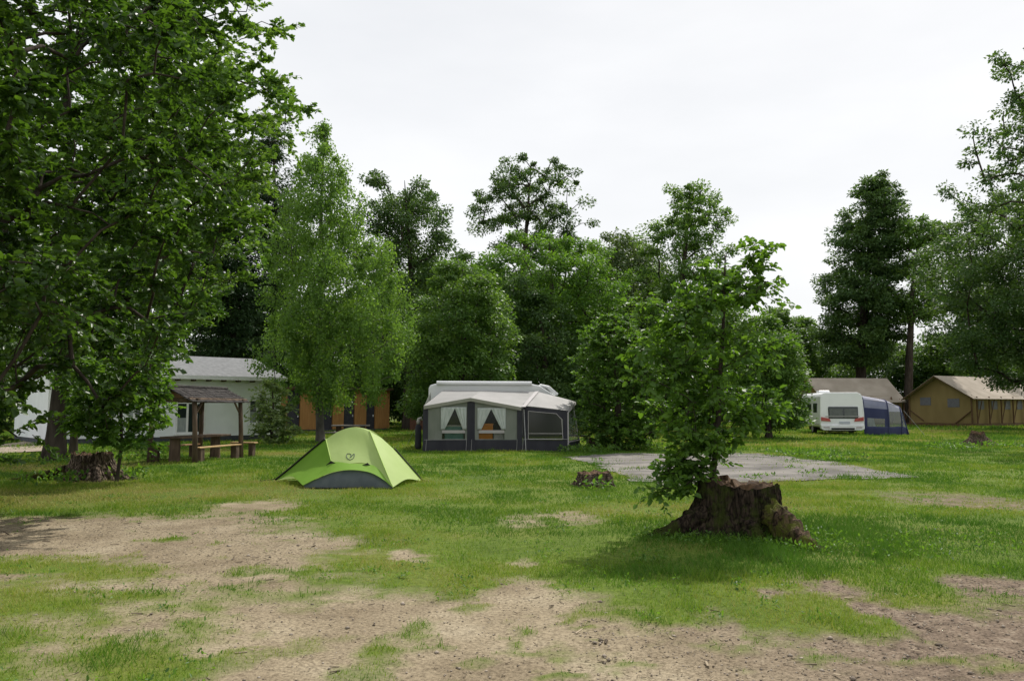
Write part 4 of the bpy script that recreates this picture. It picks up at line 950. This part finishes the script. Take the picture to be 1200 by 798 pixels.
body = [(xl, .45), (xl, 2.45), (xl + .06, 2.58), (xl + .25, 2.64), (xr - 1.35, 2.64), (xr - 1.0, 2.56), (xr - .45, 2.2), (xr - .1, 1.55), (xr, 1.0), (xr - .02, .6), (xr - .25, .45)]
mb = MB(); mb.prism(body, lambda a, b, t: (a, t, b), 0, 2.25); mb.build('body', M['van_white'], van, bevel=.05, seg=3)
mb = MB(); mb.tube([(xl + .35, -.07, 2.68), (xr - 1.35, -.07, 2.66)], .085, 10); mb.build('awning_case', M['van_white'], van, smooth=False)
mb = MB(); mb.tube([(xr - 1.0, .35, 2.60), (xr - .62, .35, 2.52), (xr - .25, .35, 2.20)], .05, 8); mb.build('grab_rail', M['van_white'], van); mb = MB(); mb.tube([(xr - 1.0, 1.9, 2.60), (xr - .62, 1.9, 2.52), (xr - .25, 1.9, 2.20)], .05, 8); mb.build('grab_rail', M['van_white'], van)
mb = MB(); mb.loft([[(xr - .93, .3, 2.545), (xr - .93, 1.95, 2.545)], [(xr - .5, .3, 2.265), (xr - .5, 1.95, 2.265)]], 6, 4); mb.build('sky_window', M['glass'], van, solid=.02)
mb = MB(); mb.box(xr - 1.95, xr - 1.45, .3, 1.0, 2.645, 2.74); mb.build('roof_vent', M['van_white'], van, bevel=.05)
for y in (0.12, 1.95):
    mb = MB(); mb.tube([(xl + 2.9, y, .32), (xl + 2.9, y + .2, .32)], .33, 22); wl = mb.build('wheel', M['black'], van)
    mb = MB(); mb.tube([(xl + 2.9, y - .01, .32), (xl + 2.9, y + .21, .32)], .19, 16); mb.build('rim', M['awn_trim'], wl)
mb = MB(); mb.beam((xr - .3, 1.1, .5), (xr + 1.2, 1.1, .42), .1, .08); mb.tube([(xr + 1.05, 1.1, .42), (xr + 1.05, 1.1, -.02)], .03, 8); mb.build('tow_bar', M['awn_dark'], van)
mb = MB(); mb.box(xl + .5, xl + 1.3, -.012, .02, 1.3, 1.9); mb.build('window', M['glass'], van)
aw = thing('awning', 'long grey and charcoal awning tent with curtained windows and pale roof', 'awning', (0, Ya, 0))
def ap(px, py, Y): q = at(px, py, Y); return Vector((q.x, q.y - Ya, q.z))
def fx(px): return at(px, 500, Ya).x
def fzz(py): return at(560, py, Ya).z
eL = ap(496.5, 475.5, Ya - .15); pkF = ap(551.5, 466, Ya - .15); eR = ap(611, 477, Ya - .15); yb = Yc - Ya - .16
rL = ap(520, 457, Yc - .18); rR = ap(627, 459, Yc - .18); rM = rL.lerp(rR, .42)
mb = MB(); mb.loft([[eL, rL], [pkF, rM]], 8, 10, .03); mb.loft([[pkF, rM], [eR, rR]], 8, 10, .03)
roofA = mb.build('roof_sheet', M['cream'], aw, smooth=True)
mb = MB()
for a_, b_ in ((eL, pkF), (pkF, eR)):
    dn = Vector((0, 0, -.13)); o1 = Vector((0, -.004, 0))
    mb.loft([[a_ + o1, b_ + o1], [a_ + dn + o1 + Vector((0, .06, 0)), b_ + dn + o1 + Vector((0, .06, 0))]], 3, 12)
mb.build('valance', M['awn_trim'], aw, solid=.008)
xa, xb_ = fx(497), fx(611); zb_ = .42
# base mud wall
mb = MB(); mb.loft([[Vector((xa, 0, -.02)), Vector((xb_, 0, -.02))], [Vector((xa, 0, zb_)), Vector((xb_, 0, zb_))]], 3, 24, .0); mb.build('mud_wall', M['awn_dark'], aw, solid=.01)
def eavez(x):
    xs = [eL.x, pkF.x, eR.x]; return float(np.interp(x, xs, [eL.z, pkF.z, eR.z])) - .06
# front posts
for a_, b_ in ((495.5, 501.5), (547.5, 556.5), (606, 612.5)):
    x0, x1 = fx(a_), fx(b_); mb = MB(); z1 = eavez((x0 + x1) / 2)
    mb.box(x0, x1, -.035, .035, -.03, z1); mb.build('corner_panel', M['awn_dark'], aw, bevel=.01)
# fabric wall panels with window openings (opening cut as real geometry)
def wall_panel(pa, pb, wa, wb, wtop, apex, name='wall_panel'):
    x0, x1 = fx(pa), fx(pb); za, zt = zb_, eavez
    ox0, ox1 = fx(wa), fx(wb); oz0 = zb_ + .03; oz1 = fzz(wtop)
    mb = MB()
    def q(xa_, xb__, z0f, z1f, n=6):
        vs = []; fs = []
        for i in range(n + 1):
            x = xa_ + (xb__ - xa_) * i / n; y = .012 * math.sin(x * 9)
            vs += [(x, y, z0f(x)), (x, y, z1f(x))]
        for i in range(n): fs.append((2 * i, 2 * i + 2, 2 * i + 3, 2 * i + 1))
        mb.add(vs, fs)
    q(x0, ox0, lambda x: za, zt); q(ox1, x1, lambda x: za, zt); q(ox0, ox1, lambda x: oz1, zt); q(ox0, ox1, lambda x: za, lambda x: oz0)
    mb.build(name, M['awn_wall'], aw, solid=.006)
    fr = MB(); t = .035
    wz0 = fzz(507.5); wz1 = fzz(504)
    fr.box(ox0, ox1, -.018, -.002, wz0, wz1)
    w_ = fr.build('window', M['awn_trim'], aw)
    g_ = MB(); g_.box(ox0, ox1, .004, .008, oz0, oz1); g_.build('pane', M['tpane'], w_)
    c = fx(apex)
    for sg in (-1, 1):
        xo = ox0 if sg < 0 else ox1
        cur = MB(); n = 14; vs = []; fs = []
        top_in = c - sg * .02; bot_in = c + sg * (abs(xo - c) * .80); zbt = fzz(503.5)
        for j in range(15):
            v_ = j / 14; z = oz1 + (zbt - oz1) * v_; inn = top_in + (bot_in - top_in) * v_ ** 1.0; out_ = xo + sg * .05
            for i in range(n + 1):
                u = i / n; x = inn + (out_ - inn) * u; vs.append((x, -.03 + .014 * math.sin(u * 22), z))
        for j in range(14):
            for i in range(n): k = j * (n + 1) + i; fs.append((k, k + 1, k + n + 2, k + n + 1))
        cur.add(vs, fs); cur.build('curtain', M['curt'], w_, smooth=True, solid=.004)
wall_panel(501.5, 547.5, 518, 545, 477, 533); wall_panel(556.5, 606, 561, 591, 478, 575.5)
# annex at the right
aR0 = ap(616, 475.5, Ya + .1); aR1 = ap(664, 481, Ya + .1); aB0 = rR + Vector((.05, 0, -.02)); aB1 = ap(672, 470, Yc - .4); aS = ap(679, 478, Yc - 1.1)
mb = MB(); mb.loft([[eR + Vector((.01, .02, 0)), rR], [aR0, aB0 + Vector((.15, 0, 0))], [aR1, aB1], [aR1 + Vector((.07, .02, -.10)), aB1 + Vector((.12, 0, -.12))]], 14, 10, .0); mb.build('roof_sheet', M['cream'], aw, smooth=True)
mb = MB(); mb.loft([[eR + Vector((0, .0, .015)), rR + Vector((0, 0, .02))], [eR + Vector((.16, .0, .015)), rR + Vector((.16, 0, .02))]], 3, 8); mb.build('roof_strip', M['awn_trim'], aw, solid=.01)
x0, x1 = fx(613), fx(666); y_ = .12
def zt2(x): return float(np.interp(x, [aR0.x, aR1.x], [aR0.z, aR1.z])) - .01
mb = MB(); z0w = .42
mb.box(x0, x1, y_, y_ + .02, -.02, z0w)
mb.add([(x0, y_, z0w), (x0 + .2, y_, z0w), (x0 + .2, y_, zt2(x0 + .2)), (x0, y_, zt2(x0))], [(0, 1, 2, 3)])
mb.add([(x1 - .2, y_, z0w), (x1, y_, z0w), (x1, y_, zt2(x1)), (x1 - .2, y_, zt2(x1 - .2))], [(0, 1, 2, 3)])
mb.build('annex_wall', M['awn_dark'], aw)
g0, g1 = x0 + .2, x1 - .2; gt = zt2(x1) - .13
fr = MB(); P_ = [(g0, .45), (g0, gt + .12), (g1 - .25, gt + .02), (g1 - .05, gt - .2), (g1, .45)]
for (a1, b1), (a2, b2) in zip(P_, P_[1:] + P_[:1]): fr.beam((a1, y_ - .01, b1), (a2, y_ - .01, b2), .02, .06, (0, 1, 0))
fr.beam((g0, y_ - .012, fzz(508)), (g1, y_ - .012, fzz(508)), .02, .06, (0, 1, 0))
w_ = fr.build('window', M['awn_trim'], aw)
mb = MB(); mb.add([(a1, y_ + .012, b1) for a1, b1 in P_], [(0, 1, 2, 3, 4)]); mb.build('pane', glassmat('dark_film', (.012, .014, .016), .12, .12), w_)
mb = MB(); mb.add([(g0 - .2, y_ + .016, zt2(x0) ), (g0, y_ + .016, gt + .1), (g1 - .25, y_ + .016, gt + .0), (g1, y_ + .016, gt - .2), (x1 - .15, y_ + .016, .9), (x1, y_ + .016, zt2(x1)), (x1 - .4, y_ + .016, zt2(x1 - .4))], [(0, 1, 2, 6), (2, 3, 4, 5), (2, 5, 6)]); mb.build('wall_panel', M['awn_dark'], aw)
# annex right end: slanted clear side
sB = Vector((at(680, 517, Yc - 1.0).x, Yc - 1.0 - Ya, -.02)); sF = Vector((x1, y_, -.02)); sT = Vector((x1, y_, zt2(x1))); sTB = aB1
e1 = sF.lerp(sT, .26); e2 = sB + Vector((-.02, 0, .42))
mb = MB(); mb.add([sF, sB, e2, e1], [(0, 1, 2, 3)]); mb.build('mud_wall', M['awn_dark'], aw, solid=.01)
mb = MB(); mb.loft([[e1, sT], [e2, sTB]], 8, 8); mb.build('side_pane', M['fpane'], aw)
mb = MB()
for a_, b_ in ((sF, sT), (sB, sTB + Vector((0, 0, -.1))), (e1, e2)): mb.tube([a_ + Vector((.0, .01, -.05)), b_ + Vector((0, .01, -.05))], .03, 6)
mb.build('side_frame', M['awn_trim'], aw)
# left end wall and back strip, guy ropes and pegs
mb = MB(); mb.add([Vector((xa, .02, -.02)), Vector((xa, yb - .1, -.02)), Vector((xa, yb - .1, 2.3)), Vector((xa, .02, eL.z - .02))], [(0, 1, 2, 3)]); mb.build('end_wall', M['awn_wall'], aw, solid=.01)
mb = MB()
for px in (500, 547, 553, 606, 613): x = fx(px); mb.tube([(x, -.05, .44), (x - .02, -.13, .0)], .008, 4)
mb.tube([(fx(614), -.05, eR.z - .1), (fx(616), -.45, 0)], .018, 5); mb.tube([(fx(497), -.04, .42), (fx(666), .08, .44)], .010, 4)
mb.build('guy_line', M['grey_line'], aw)
mb = MB(); q = gnd(477, 521); mb.tube([(xa, .1, 1.5), (q.x, q.y - Ya, 0)], .012, 4); mb.build('guy_line', M['grey_line'], aw)
mb = MB(); mb.box(fx(499), fx(606), 1.3, 1.32, 0, 1.9); mb.build('interior_shade_sheet', M['awn_inner_shade'], aw)  # added dark sheet hiding the white caravan, so the interior looks shaded
# things standing in the awning
def crate(label, x, y, z, sx, sy, sz, mat, lidm):
    t_ = thing('storage_box', label, 'storage box', (x, Ya + y, z))
    mb = MB(); mb.add([(-sx * .46, -sy * .46, 0), (sx * .46, -sy * .46, 0), (sx * .46, sy * .46, 0), (-sx * .46, sy * .46, 0), (-sx / 2, -sy / 2, sz), (sx / 2, -sy / 2, sz), (sx / 2, sy / 2, sz), (-sx / 2, sy / 2, sz)],
                      [(0, 3, 2, 1), (4, 5, 6, 7), (0, 1, 5, 4), (1, 2, 6, 5), (2, 3, 7, 6), (3, 0, 4, 7)]); mb.build('body', mat, t_, bevel=.02)
    mb = MB(); mb.box(-sx * .53, sx * .53, -sy * .53, sy * .53, sz + .002, sz + .05); mb.build('lid', lidm, t_, bevel=.015)
M['orange_p'] = surf('orange_plastic', (.85, .34, .04), (.78, .28, .03), rough=.5); M['teal_p'] = surf('teal_plastic', (.12, .30, .28), (.16, .36, .33), rough=.5); M['white_p'] = surf('white_plastic', (.6, .6, .56), rough=.5)
crate('orange storage box seen through the right curtained awning window', fx(568), .27, 0, .62, .4, .98, M['orange_p'], M['orange_p'])
crate('pale storage box beside the orange one inside the awning', fx(584.5), .27, 0, .4, .4, .70, M['white_p'], M['orange_p'])
crate('teal storage box seen through the left curtained awning window', fx(532), .27, 0, .75, .4, .92, M['teal_p'], M['white_p'])
# gas heater / hose reel thing left of awning
p = at(490, 522, 32)
gb = thing('water_trolley', 'dark water carrier with pale lid standing at the left end of the awning', 'trolley', (p.x, p.y, 0))
mb = MB(); mb.tube([(0, 0, .02), (0, 0, .12), (0, 0, .9), (0, 0, 1.0)], [.10, .13, .12, .06], 12); mb.build('body', M['awn_dark'], gb, smooth=True)
mb = MB(); mb.tube([(0, 0, 1.0), (0, 0, 1.12), (.02, 0, 1.2), (.1, 0, 1.24), (.16, 0, 1.16)], [.07, .08, .06, .05, .03], 9); mb.build('lid', M['awn_trim'], gb, smooth=True)

# ------------------------------------------------------------------ TOURING CARAVAN at the right
M['red_light'] = surf('red_lamp', (.38, .05, .05), (.5, .12, .1), rough=.25)
M['plate'] = surf('plate', (.45, .48, .55), (.5, .52, .6), rough=.4)
M['blue_f'] = fabric('blue_fabric', (.045, .052, .12), (.06, .068, .145), .1, 3)
M['lav_f'] = fabric('lavender_fabric', (.38, .38, .47), (.44, .44, .52), .25, 3)
RL = at(962, 508, 50); rz = R(-8)
tv = thing('caravan', 'white touring caravan seen from behind with dark rear window and red lamps', 'caravan', (RL.x, RL.y, 0), rz)
W = 2.62
sec = [(0, .55), (0, 1.3), (.06, 2.35), (.14, 2.52), (.34, 2.62), (W - .34, 2.62), (W - .14, 2.52), (W - .06, 2.35), (W, 1.3), (W, .55), (W - .1, .45), (.1, .45)]
mb = MB(); mb.prism(sec, lambda a, b, t: (a, t + max(0, b - 1.6) * .10 if t < 1 else t, b), 0.06, 5.6); mb.build('body', M['van_white'], tv, bevel=.05, seg=3)
def tx_(px): return (px - 962) / 51.0 * W
def tz_(py): return at(985, py, 50.0).z
mb = MB(); mb.box(tx_(971.5), tx_(1006), .03, .15, tz_(490.5), tz_(476.5)); o_w = mb.build('rear_window', M['glass'], tv, bevel=.05, seg=3)
mb = MB(); mb.box(tx_(973), tx_(988), .022, .028, tz_(489), tz_(479)); mb.box(tx_(990), tx_(1004.5), .022, .028, tz_(489), tz_(479)); mb.build('blind', surf('blind', (.12, .13, .13), (.16, .17, .17)), o_w)
mb = MB(); mb.prism([(.02, .62), (.02, .36), (.2, .27), (W - .2, .27), (W - .02, .36), (W - .02, .62)], lambda a, b, t: (a, t, b), -.04, .3); mb.build('bumper', M['van_white'], tv, bevel=.04)
mb = MB(); mb.box(.62, W - .62, -.055, .0, .31, .43); mb.build('bumper_grille', M['black'], tv, bevel=.01)
for sx in (0, 1):
    m_ = lambda x: x if sx == 0 else W - x
    mb = MB(); xs = sorted((m_(.06), m_(.60))); mb.prism([(m_(.05), .86), (m_(.62), .82), (m_(.55), 1.0), (m_(.05), 1.10)], lambda a, b, t: (a, t, b), .005, .1); mb.build('tail_lamp', M['red_light'], tv, bevel=.01)
    mb = MB(); mb.prism([(m_(.20), .42), (m_(.58), .38), (m_(.50), .52), (m_(.14), .52)], lambda a, b, t: (a, t, b), -.062, -.03); mb.build('fog_lamp', surf('lamp_chrome', (.6, .6, .62), (.5, .45, .45), rough=.2), tv)
mb = MB(); mb.box(tx_(984), tx_(996), .01, .06, .68, .82); mb.build('number_plate', M['plate'], tv)
mb = MB(); mb.box(.3, W - .3, .02, .08, 1.12, 1.16); mb.build('trim_line', M['awn_trim'], tv)
mb = MB(); mb.box(.5, W - .5, .1, 5.5, .2, .45); mb.build('chassis', M['black'], tv)
for x in (.06, W - .28):
    mb = MB(); mb.tube([(x, 2.5, .32), (x + .22, 2.5, .32)], .33, 22); wl = mb.build('wheel', M['black'], tv)
    mb = MB(); mb.tube([(x - .012, 2.5, .32), (x + .232, 2.5, .32)], .2, 14); mb.build('rim', M['awn_trim'], wl)
for (y0, y1) in ((.9, 1.9), (2.5, 3.6), (4.2, 5.0)):
    mb = MB(); mb.box(-.002, .06, y0, y1, 1.35, 1.95); mb.build('side_window', M['glass'], tv, bevel=.02)
mb = MB(); mb.box(.5, 1.2, 2.4, 3.1, 2.625, 2.78); mb.build('roof_vent', M['van_white'], tv, bevel=.05)
mb = MB(); mb.box(-.025, -.002, .3, 5.4, .62, .66); mb.build('side_trim', M['awn_trim'], tv)
pb_ = thing('awning', 'small blue arched porch awning attached to the touring caravan', 'awning', (RL.x, RL.y, 0), rz)
def arc(x, s=1.0, top=2.45, y0=0.0):
    return [(x - .0, y0, -.02), (x + .02, y0, top * .5), (x + .0, y0 + .12, top * .85), (x, y0 + .55, top), (x, y0 + 2.4, top + .05)]
x0p = W + .04; A_ = [Vector(q) for q in arc(x0p, top=2.42, y0=.3)]; B_ = [Vector(q) for q in arc(x0p + 1.35, top=2.12, y0=.05)]; Cc = [Vector(q) for q in arc(x0p + 2.2, top=1.75, y0=.35)]
Dd = [Vector((x0p + 2.65, .5, -.02)), Vector((x0p + 2.45, .55, .8)), Vector((x0p + 2.3, .6, 1.4)), Vector((x0p + 2.25, .9, 1.7)), Vector((x0p + 2.25, 2.6, 1.72))]
def sub(c, a, b, n=12):
    P = resample(c, 61); return [P[int(round(i))] for i in np.linspace(a * 60, b * 60, n)]
mb = MB(); mb.loft([sub(A_, 0, .11), sub(B_, 0, .11), sub(Cc, 0, .13), sub(Dd, 0, .13)], 20, 6); mb.build('mud_wall', M['blue_f'], pb_, smooth=True, solid=.01)
mb = MB(); mb.loft([sub(A_, .24, .36), sub(B_, .24, .36)], 10, 12); mb.loft([[p_.lerp(q_, f_) for p_, q_ in zip(sub(A_, .11, .24), sub(B_, .11, .24))] for f_ in (0, .12)], 4, 12); mb.loft([[p_.lerp(q_, f_) for p_, q_ in zip(sub(A_, .11, .24), sub(B_, .11, .24))] for f_ in (.84, 1)], 4, 12); mb.build('front_panel', M['blue_f'], pb_, smooth=True)
mb = MB(); mb.loft([[p_.lerp(q_, f_) for p_, q_ in zip(sub(A_, .11, .24), sub(B_, .11, .24))] for f_ in (.12, .84)], 6, 12); mb.build('pane', M['fpane'], pb_, smooth=True)
mb = MB(); mb.loft([sub(A_, .36, .5), sub(B_, .36, .5)], 10, 8); mb.build('front_panel', fabric('mid_blue_fabric', (.20, .21, .34), (.30, .31, .43), .25, 1.2), pb_, smooth=True)
mb = MB(); mb.loft([sub(A_, .5, 1), sub(B_, .5, 1), sub(Cc, .5, 1), sub(Dd, .5, 1)], 16, 14); mb.build('roof_sheet', M['lav_f'], pb_, smooth=True)
mb = MB(); mb.loft([sub(B_, .34, .5), sub(Cc, .36, .5), sub(Dd, .4, .5)], 12, 6); mb.build('front_panel', M['lav_f'], pb_, smooth=True)
mb = MB(); mb.loft([sub(B_, .11, .34), sub(Cc, .13, .36), sub(Dd, .13, .40)], 12, 10); mb.build('pane', M['fpane'], pb_, smooth=True)
for c_ in (A_, B_, Cc, Dd):
    mb = MB(); mb.tube([q + Vector((0, -.02, .01)) for q in resample(c_, 24)], .035, 7); mb.build('pole', M['blue_f'], pb_, smooth=True)
mb = MB(); mb.tube([(x0p + 2.4, .5, 1.5), (x0p + 3.5, .3, 0)], .012, 4); mb.build('guy_line', M['grey_line'], pb_)
p = Vector((x0p + .75, .9, 0)); p.rotate(Matrix.Rotation(rz, 3, 'Z'))
def camp_chair(label, q, rot):
    t_ = thing('camping_chair', label, 'chair', (RL.x + q.x, RL.y + q.y, 0), rz + rot)
    mb = MB(); mb.box(-.25, .25, -.22, .25, .42, .46); mb.build('seat', M['curt'], t_)
    mb = MB(); mb.add([(-.25, .24, .5), (.25, .24, .5), (.25, .42, 1.1), (-.25, .42, 1.1), (-.25, .26, .5), (.25, .26, .5), (.25, .44, 1.1), (-.25, .44, 1.1)], [(0, 1, 2, 3), (4, 7, 6, 5), (0, 4, 5, 1), (1, 5, 6, 2), (2, 6, 7, 3), (3, 7, 4, 0)]); mb.build('backrest', M['curt'], t_)
    for x in (-.26, .26):
        for y0_, y1_ in ((-.25, .28), (.28, -.25)):
            mb = MB(); mb.tube([(x, y0_, 0), (x, y1_, .6)], .014, 6); mb.build('leg', M['awn_trim'], t_)
camp_chair('pale folding chair inside the blue porch awning', p, .3)

# ------------------------------------------------------------------ LODGE TENTS
M['canvas_roof'] = fabric('canvas_roof', (.36, .31, .25), (.46, .40, .33), .06, .8, .9)
M['canvas_ochre'] = fabric('canvas_ochre', (.30, .225, .095), (.35, .265, .115), .12, 1.2, .9)
M['canvas_shade'] = M['canvas_ochre']
M['mesh_win'] = surf('mesh_window', (.16, .16, .18), (.20, .20, .22), rough=.8)
M['timber'] = surf('timber', (.13, .075, .04), (.18, .11, .06), rough=.85, stretch=(1, 1, .3))
def lodge(label, o3, rz, Wd, Ln, ze, zr, over, wins_front, posts, zf=0.0, wins_side=()):
    t_ = thing('lodge_tent', label, 'lodge tent', o3, rz, 'safari lodge tents')
    # local x along ridge (right), local y away; gable end at x=0
    mb = MB(); n = 14
    for sg in (0, 1):
        y0 = -over if sg == 0 else Wd + over
        zo = ze - (zr - ze) * over / (Wd / 2)
        mb.loft([[Vector((-.55, y0, zo)), Vector((Ln, y0, zo))], [Vector((-.75, Wd / 2, zr)), Vector((Ln, Wd / 2, zr))]], 8, n, .07)
    mb.build('roof', M['canvas_roof'], t_, smooth=False, solid=.02)
    mb = MB(); mb.add([(0, 0, .25), (0, Wd, .25), (0, Wd, ze - .05), (0, Wd / 2, zr - .12), (0, 0, ze - .05)], [(0, 1, 2, 3, 4)])
    mb.build('gable_wall', M['canvas_ochre'], t_, solid=.02)
    mb = MB(); mb.add([(0, 0, .25), (Ln, 0, .25), (Ln, 0, ze - .02), (0, 0, ze - .02)], [(0, 1, 2, 3)]); mb.add([(0, Wd, .25), (Ln, Wd, .25), (Ln, Wd, ze - .02), (0, Wd, ze - .02)], [(0, 1, 2, 3)]); mb.build('side_wall', M['canvas_ochre'], t_, solid=.02)
    mb = MB(); mb.box(-.3, Ln, -over * .7, Wd + .2, -.2, .22); mb.build('deck', M['timber'], t_)
    for (a, b, z0, z1) in wins_front:
        mb = MB(); mb.box(-.05, -.022, a, b, z0, z1); mb.build('window', M['mesh_win'], t_)
    for (a, b, z0, z1) in wins_side:
        mb = MB(); mb.box(a, b, -.06, -.03, z0, z1); mb.build('window', M['mesh_win'], t_)
    for x in posts:
        mb = MB(); mb.tube([(x, -over * .55, 0), (x, -over * .55, ze - .12)], .07, 8); mb.build('post', M['timber'], t_)
        mb = MB(); mb.tube([(x + .04, -over * .5, 0.3), (x + .9, -over * .5, ze - .3)], .045, 6); mb.build('brace', M['timber'], t_)
    for y in (0, Wd):
        mb = MB(); mb.tube([(-.02, y, 0), (-.02, y, ze)], .08, 8); mb.build('post', M['timber'], t_)
    s = .0
    mb = MB(); mb.tube([(-.10, .1, 1.35), (-.10, 1.6, .22)], .06, 7); mb.tube([(-.10, Wd - .1, 1.45), (-.10, Wd - 1.5, .45)], .05, 7); mb.build('brace', M['timber'], t_)
    mb = MB(); mb.beam((-.5, -over, ze - (zr - ze) * over / (Wd / 2) - .05), (-.68, Wd / 2, zr - .08), .05, .09); mb.beam((-.5, Wd + over, ze - (zr - ze) * over / (Wd / 2) - .05), (-.68, Wd / 2, zr - .08), .05, .09); mb.build('rafter', M['timber'], t_)
    return t_
# right tent: right-front corner of the gable at px 1138
Q0 = at(1140, 499, 74); Q1 = at(1067, 496, 79.5)
d_ = Vector((Q1.x - Q0.x, Q1.y - Q0.y)); Wd = d_.length; ang_y = math.atan2(d_.y, d_.x)  # local y direction
lodge('large ochre canvas lodge tent with two small grey gable windows at the right edge', (Q0.x, Q0.y, 0), ang_y - math.pi / 2, Wd, 13, 2.85, 4.75, .55,
      [(1.15, 2.3, 1.75, 2.55), (4.0, 5.1, 1.95, 2.7)], [.3, 2.2, 4.1, 6.0, 7.9, 9.8], wins_side=[(.9, 1.8, 1.55, 2.35), (3.0, 3.9, 1.55, 2.35), (5.1, 6.0, 1.55, 2.35), (7.1, 8.0, 1.55, 2.35)])
Q0 = at(968, 500, 80); Q1 = at(936, 497, 85)
d_ = Vector((Q1.x - Q0.x, Q1.y - Q0.y)); Wd2 = d_.length; ang2 = math.atan2(d_.y, d_.x)
lodge('further canvas lodge tent whose wide pale roof shows behind the touring caravan', (Q0.x, Q0.y, 0), R(5), Wd2, 8.0, 2.9, 4.75, .9, [(1.2, 2.2, 1.6, 2.3)], [.3, 2.4, 4.5, 6.6, 7.9])

# ------------------------------------------------------------------ LIGHT, SKY, CAMERA
w = bpy.data.worlds.new('World'); sc.world = w; w.use_nodes = True
nt = w.node_tree; bg = nt.nodes['Background']
SUN_EL, SUN_AZ = R(50), R(27)   # azimuth clockwise from +Y (north): behind the scene, to the right
sky = nt.nodes.new('ShaderNodeTexSky'); sky.sky_type = 'NISHITA'; sky.sun_disc = False; sky.sun_elevation = SUN_EL; sky.sun_rotation = SUN_AZ; sky.air_density = 1.2; sky.dust_density = 2.5
tc = nt.nodes.new('ShaderNodeTexCoord'); mp = nt.nodes.new('ShaderNodeMapping'); mp.inputs['Scale'].default_value = (1, 1, 3.0)
nz = nt.nodes.new('ShaderNodeTexNoise'); nz.inputs['Scale'].default_value = 1.7; nz.inputs['Detail'].default_value = 6
nt.links.new(tc.outputs['Generated'], mp.inputs['Vector']); nt.links.new(mp.outputs['Vector'], nz.inputs['Vector'])
rp = nt.nodes.new('ShaderNodeValToRGB'); rp.color_ramp.elements[0].position = .3; rp.color_ramp.elements[1].position = .7
rp.color_ramp.elements[0].color = (7.2, 7.35, 7.6, 1); rp.color_ramp.elements[1].color = (8.9, 8.95, 9.05, 1)
nt.links.new(nz.outputs['Fac'], rp.inputs['Fac'])
mx = nt.nodes.new('ShaderNodeMix'); mx.data_type = 'RGBA'; mx.inputs[0].default_value = .93
nt.links.new(sky.outputs[0], mx.inputs[6]); nt.links.new(rp.outputs[0], mx.inputs[7])
nt.links.new(mx.outputs[2], bg.inputs['Color']); bg.inputs['Strength'].default_value = .10
sl = bpy.data.lights.new('sun', 'SUN'); sl.energy = 3.8; sl.angle = R(1.2); sl.color = (1, .95, .88)
so = bpy.data.objects.new('sun', sl); COL.objects.link(so)
sd = Vector((math.sin(SUN_AZ) * math.cos(SUN_EL), math.cos(SUN_AZ) * math.cos(SUN_EL), math.sin(SUN_EL)))
so.rotation_euler = sd.to_track_quat('Z', 'Y').to_euler(); so.location = (0, 0, 60)
cam = bpy.data.cameras.new('camera'); co = bpy.data.objects.new('camera', cam); COL.objects.link(co)
cam.sensor_width = 36; cam.lens = 36 * F / 1200; cam.clip_end = 3000; cam.clip_start = .05
co.location = (0, 0, CAMZ); co.rotation_euler = (math.pi / 2 + PITCH, 0, 0)
sc.camera = co
sc.view_settings.view_transform = 'Standard'; sc.view_settings.look = 'None'; sc.view_settings.exposure = 0.22; sc.view_settings.gamma = 1
sc.cycles.max_bounces = 6; sc.cycles.diffuse_bounces = 3; sc.cycles.glossy_bounces = 2; sc.cycles.transmission_bounces = 4; sc.cycles.transparent_max_bounces = 8
sc.cycles.use_denoising = True
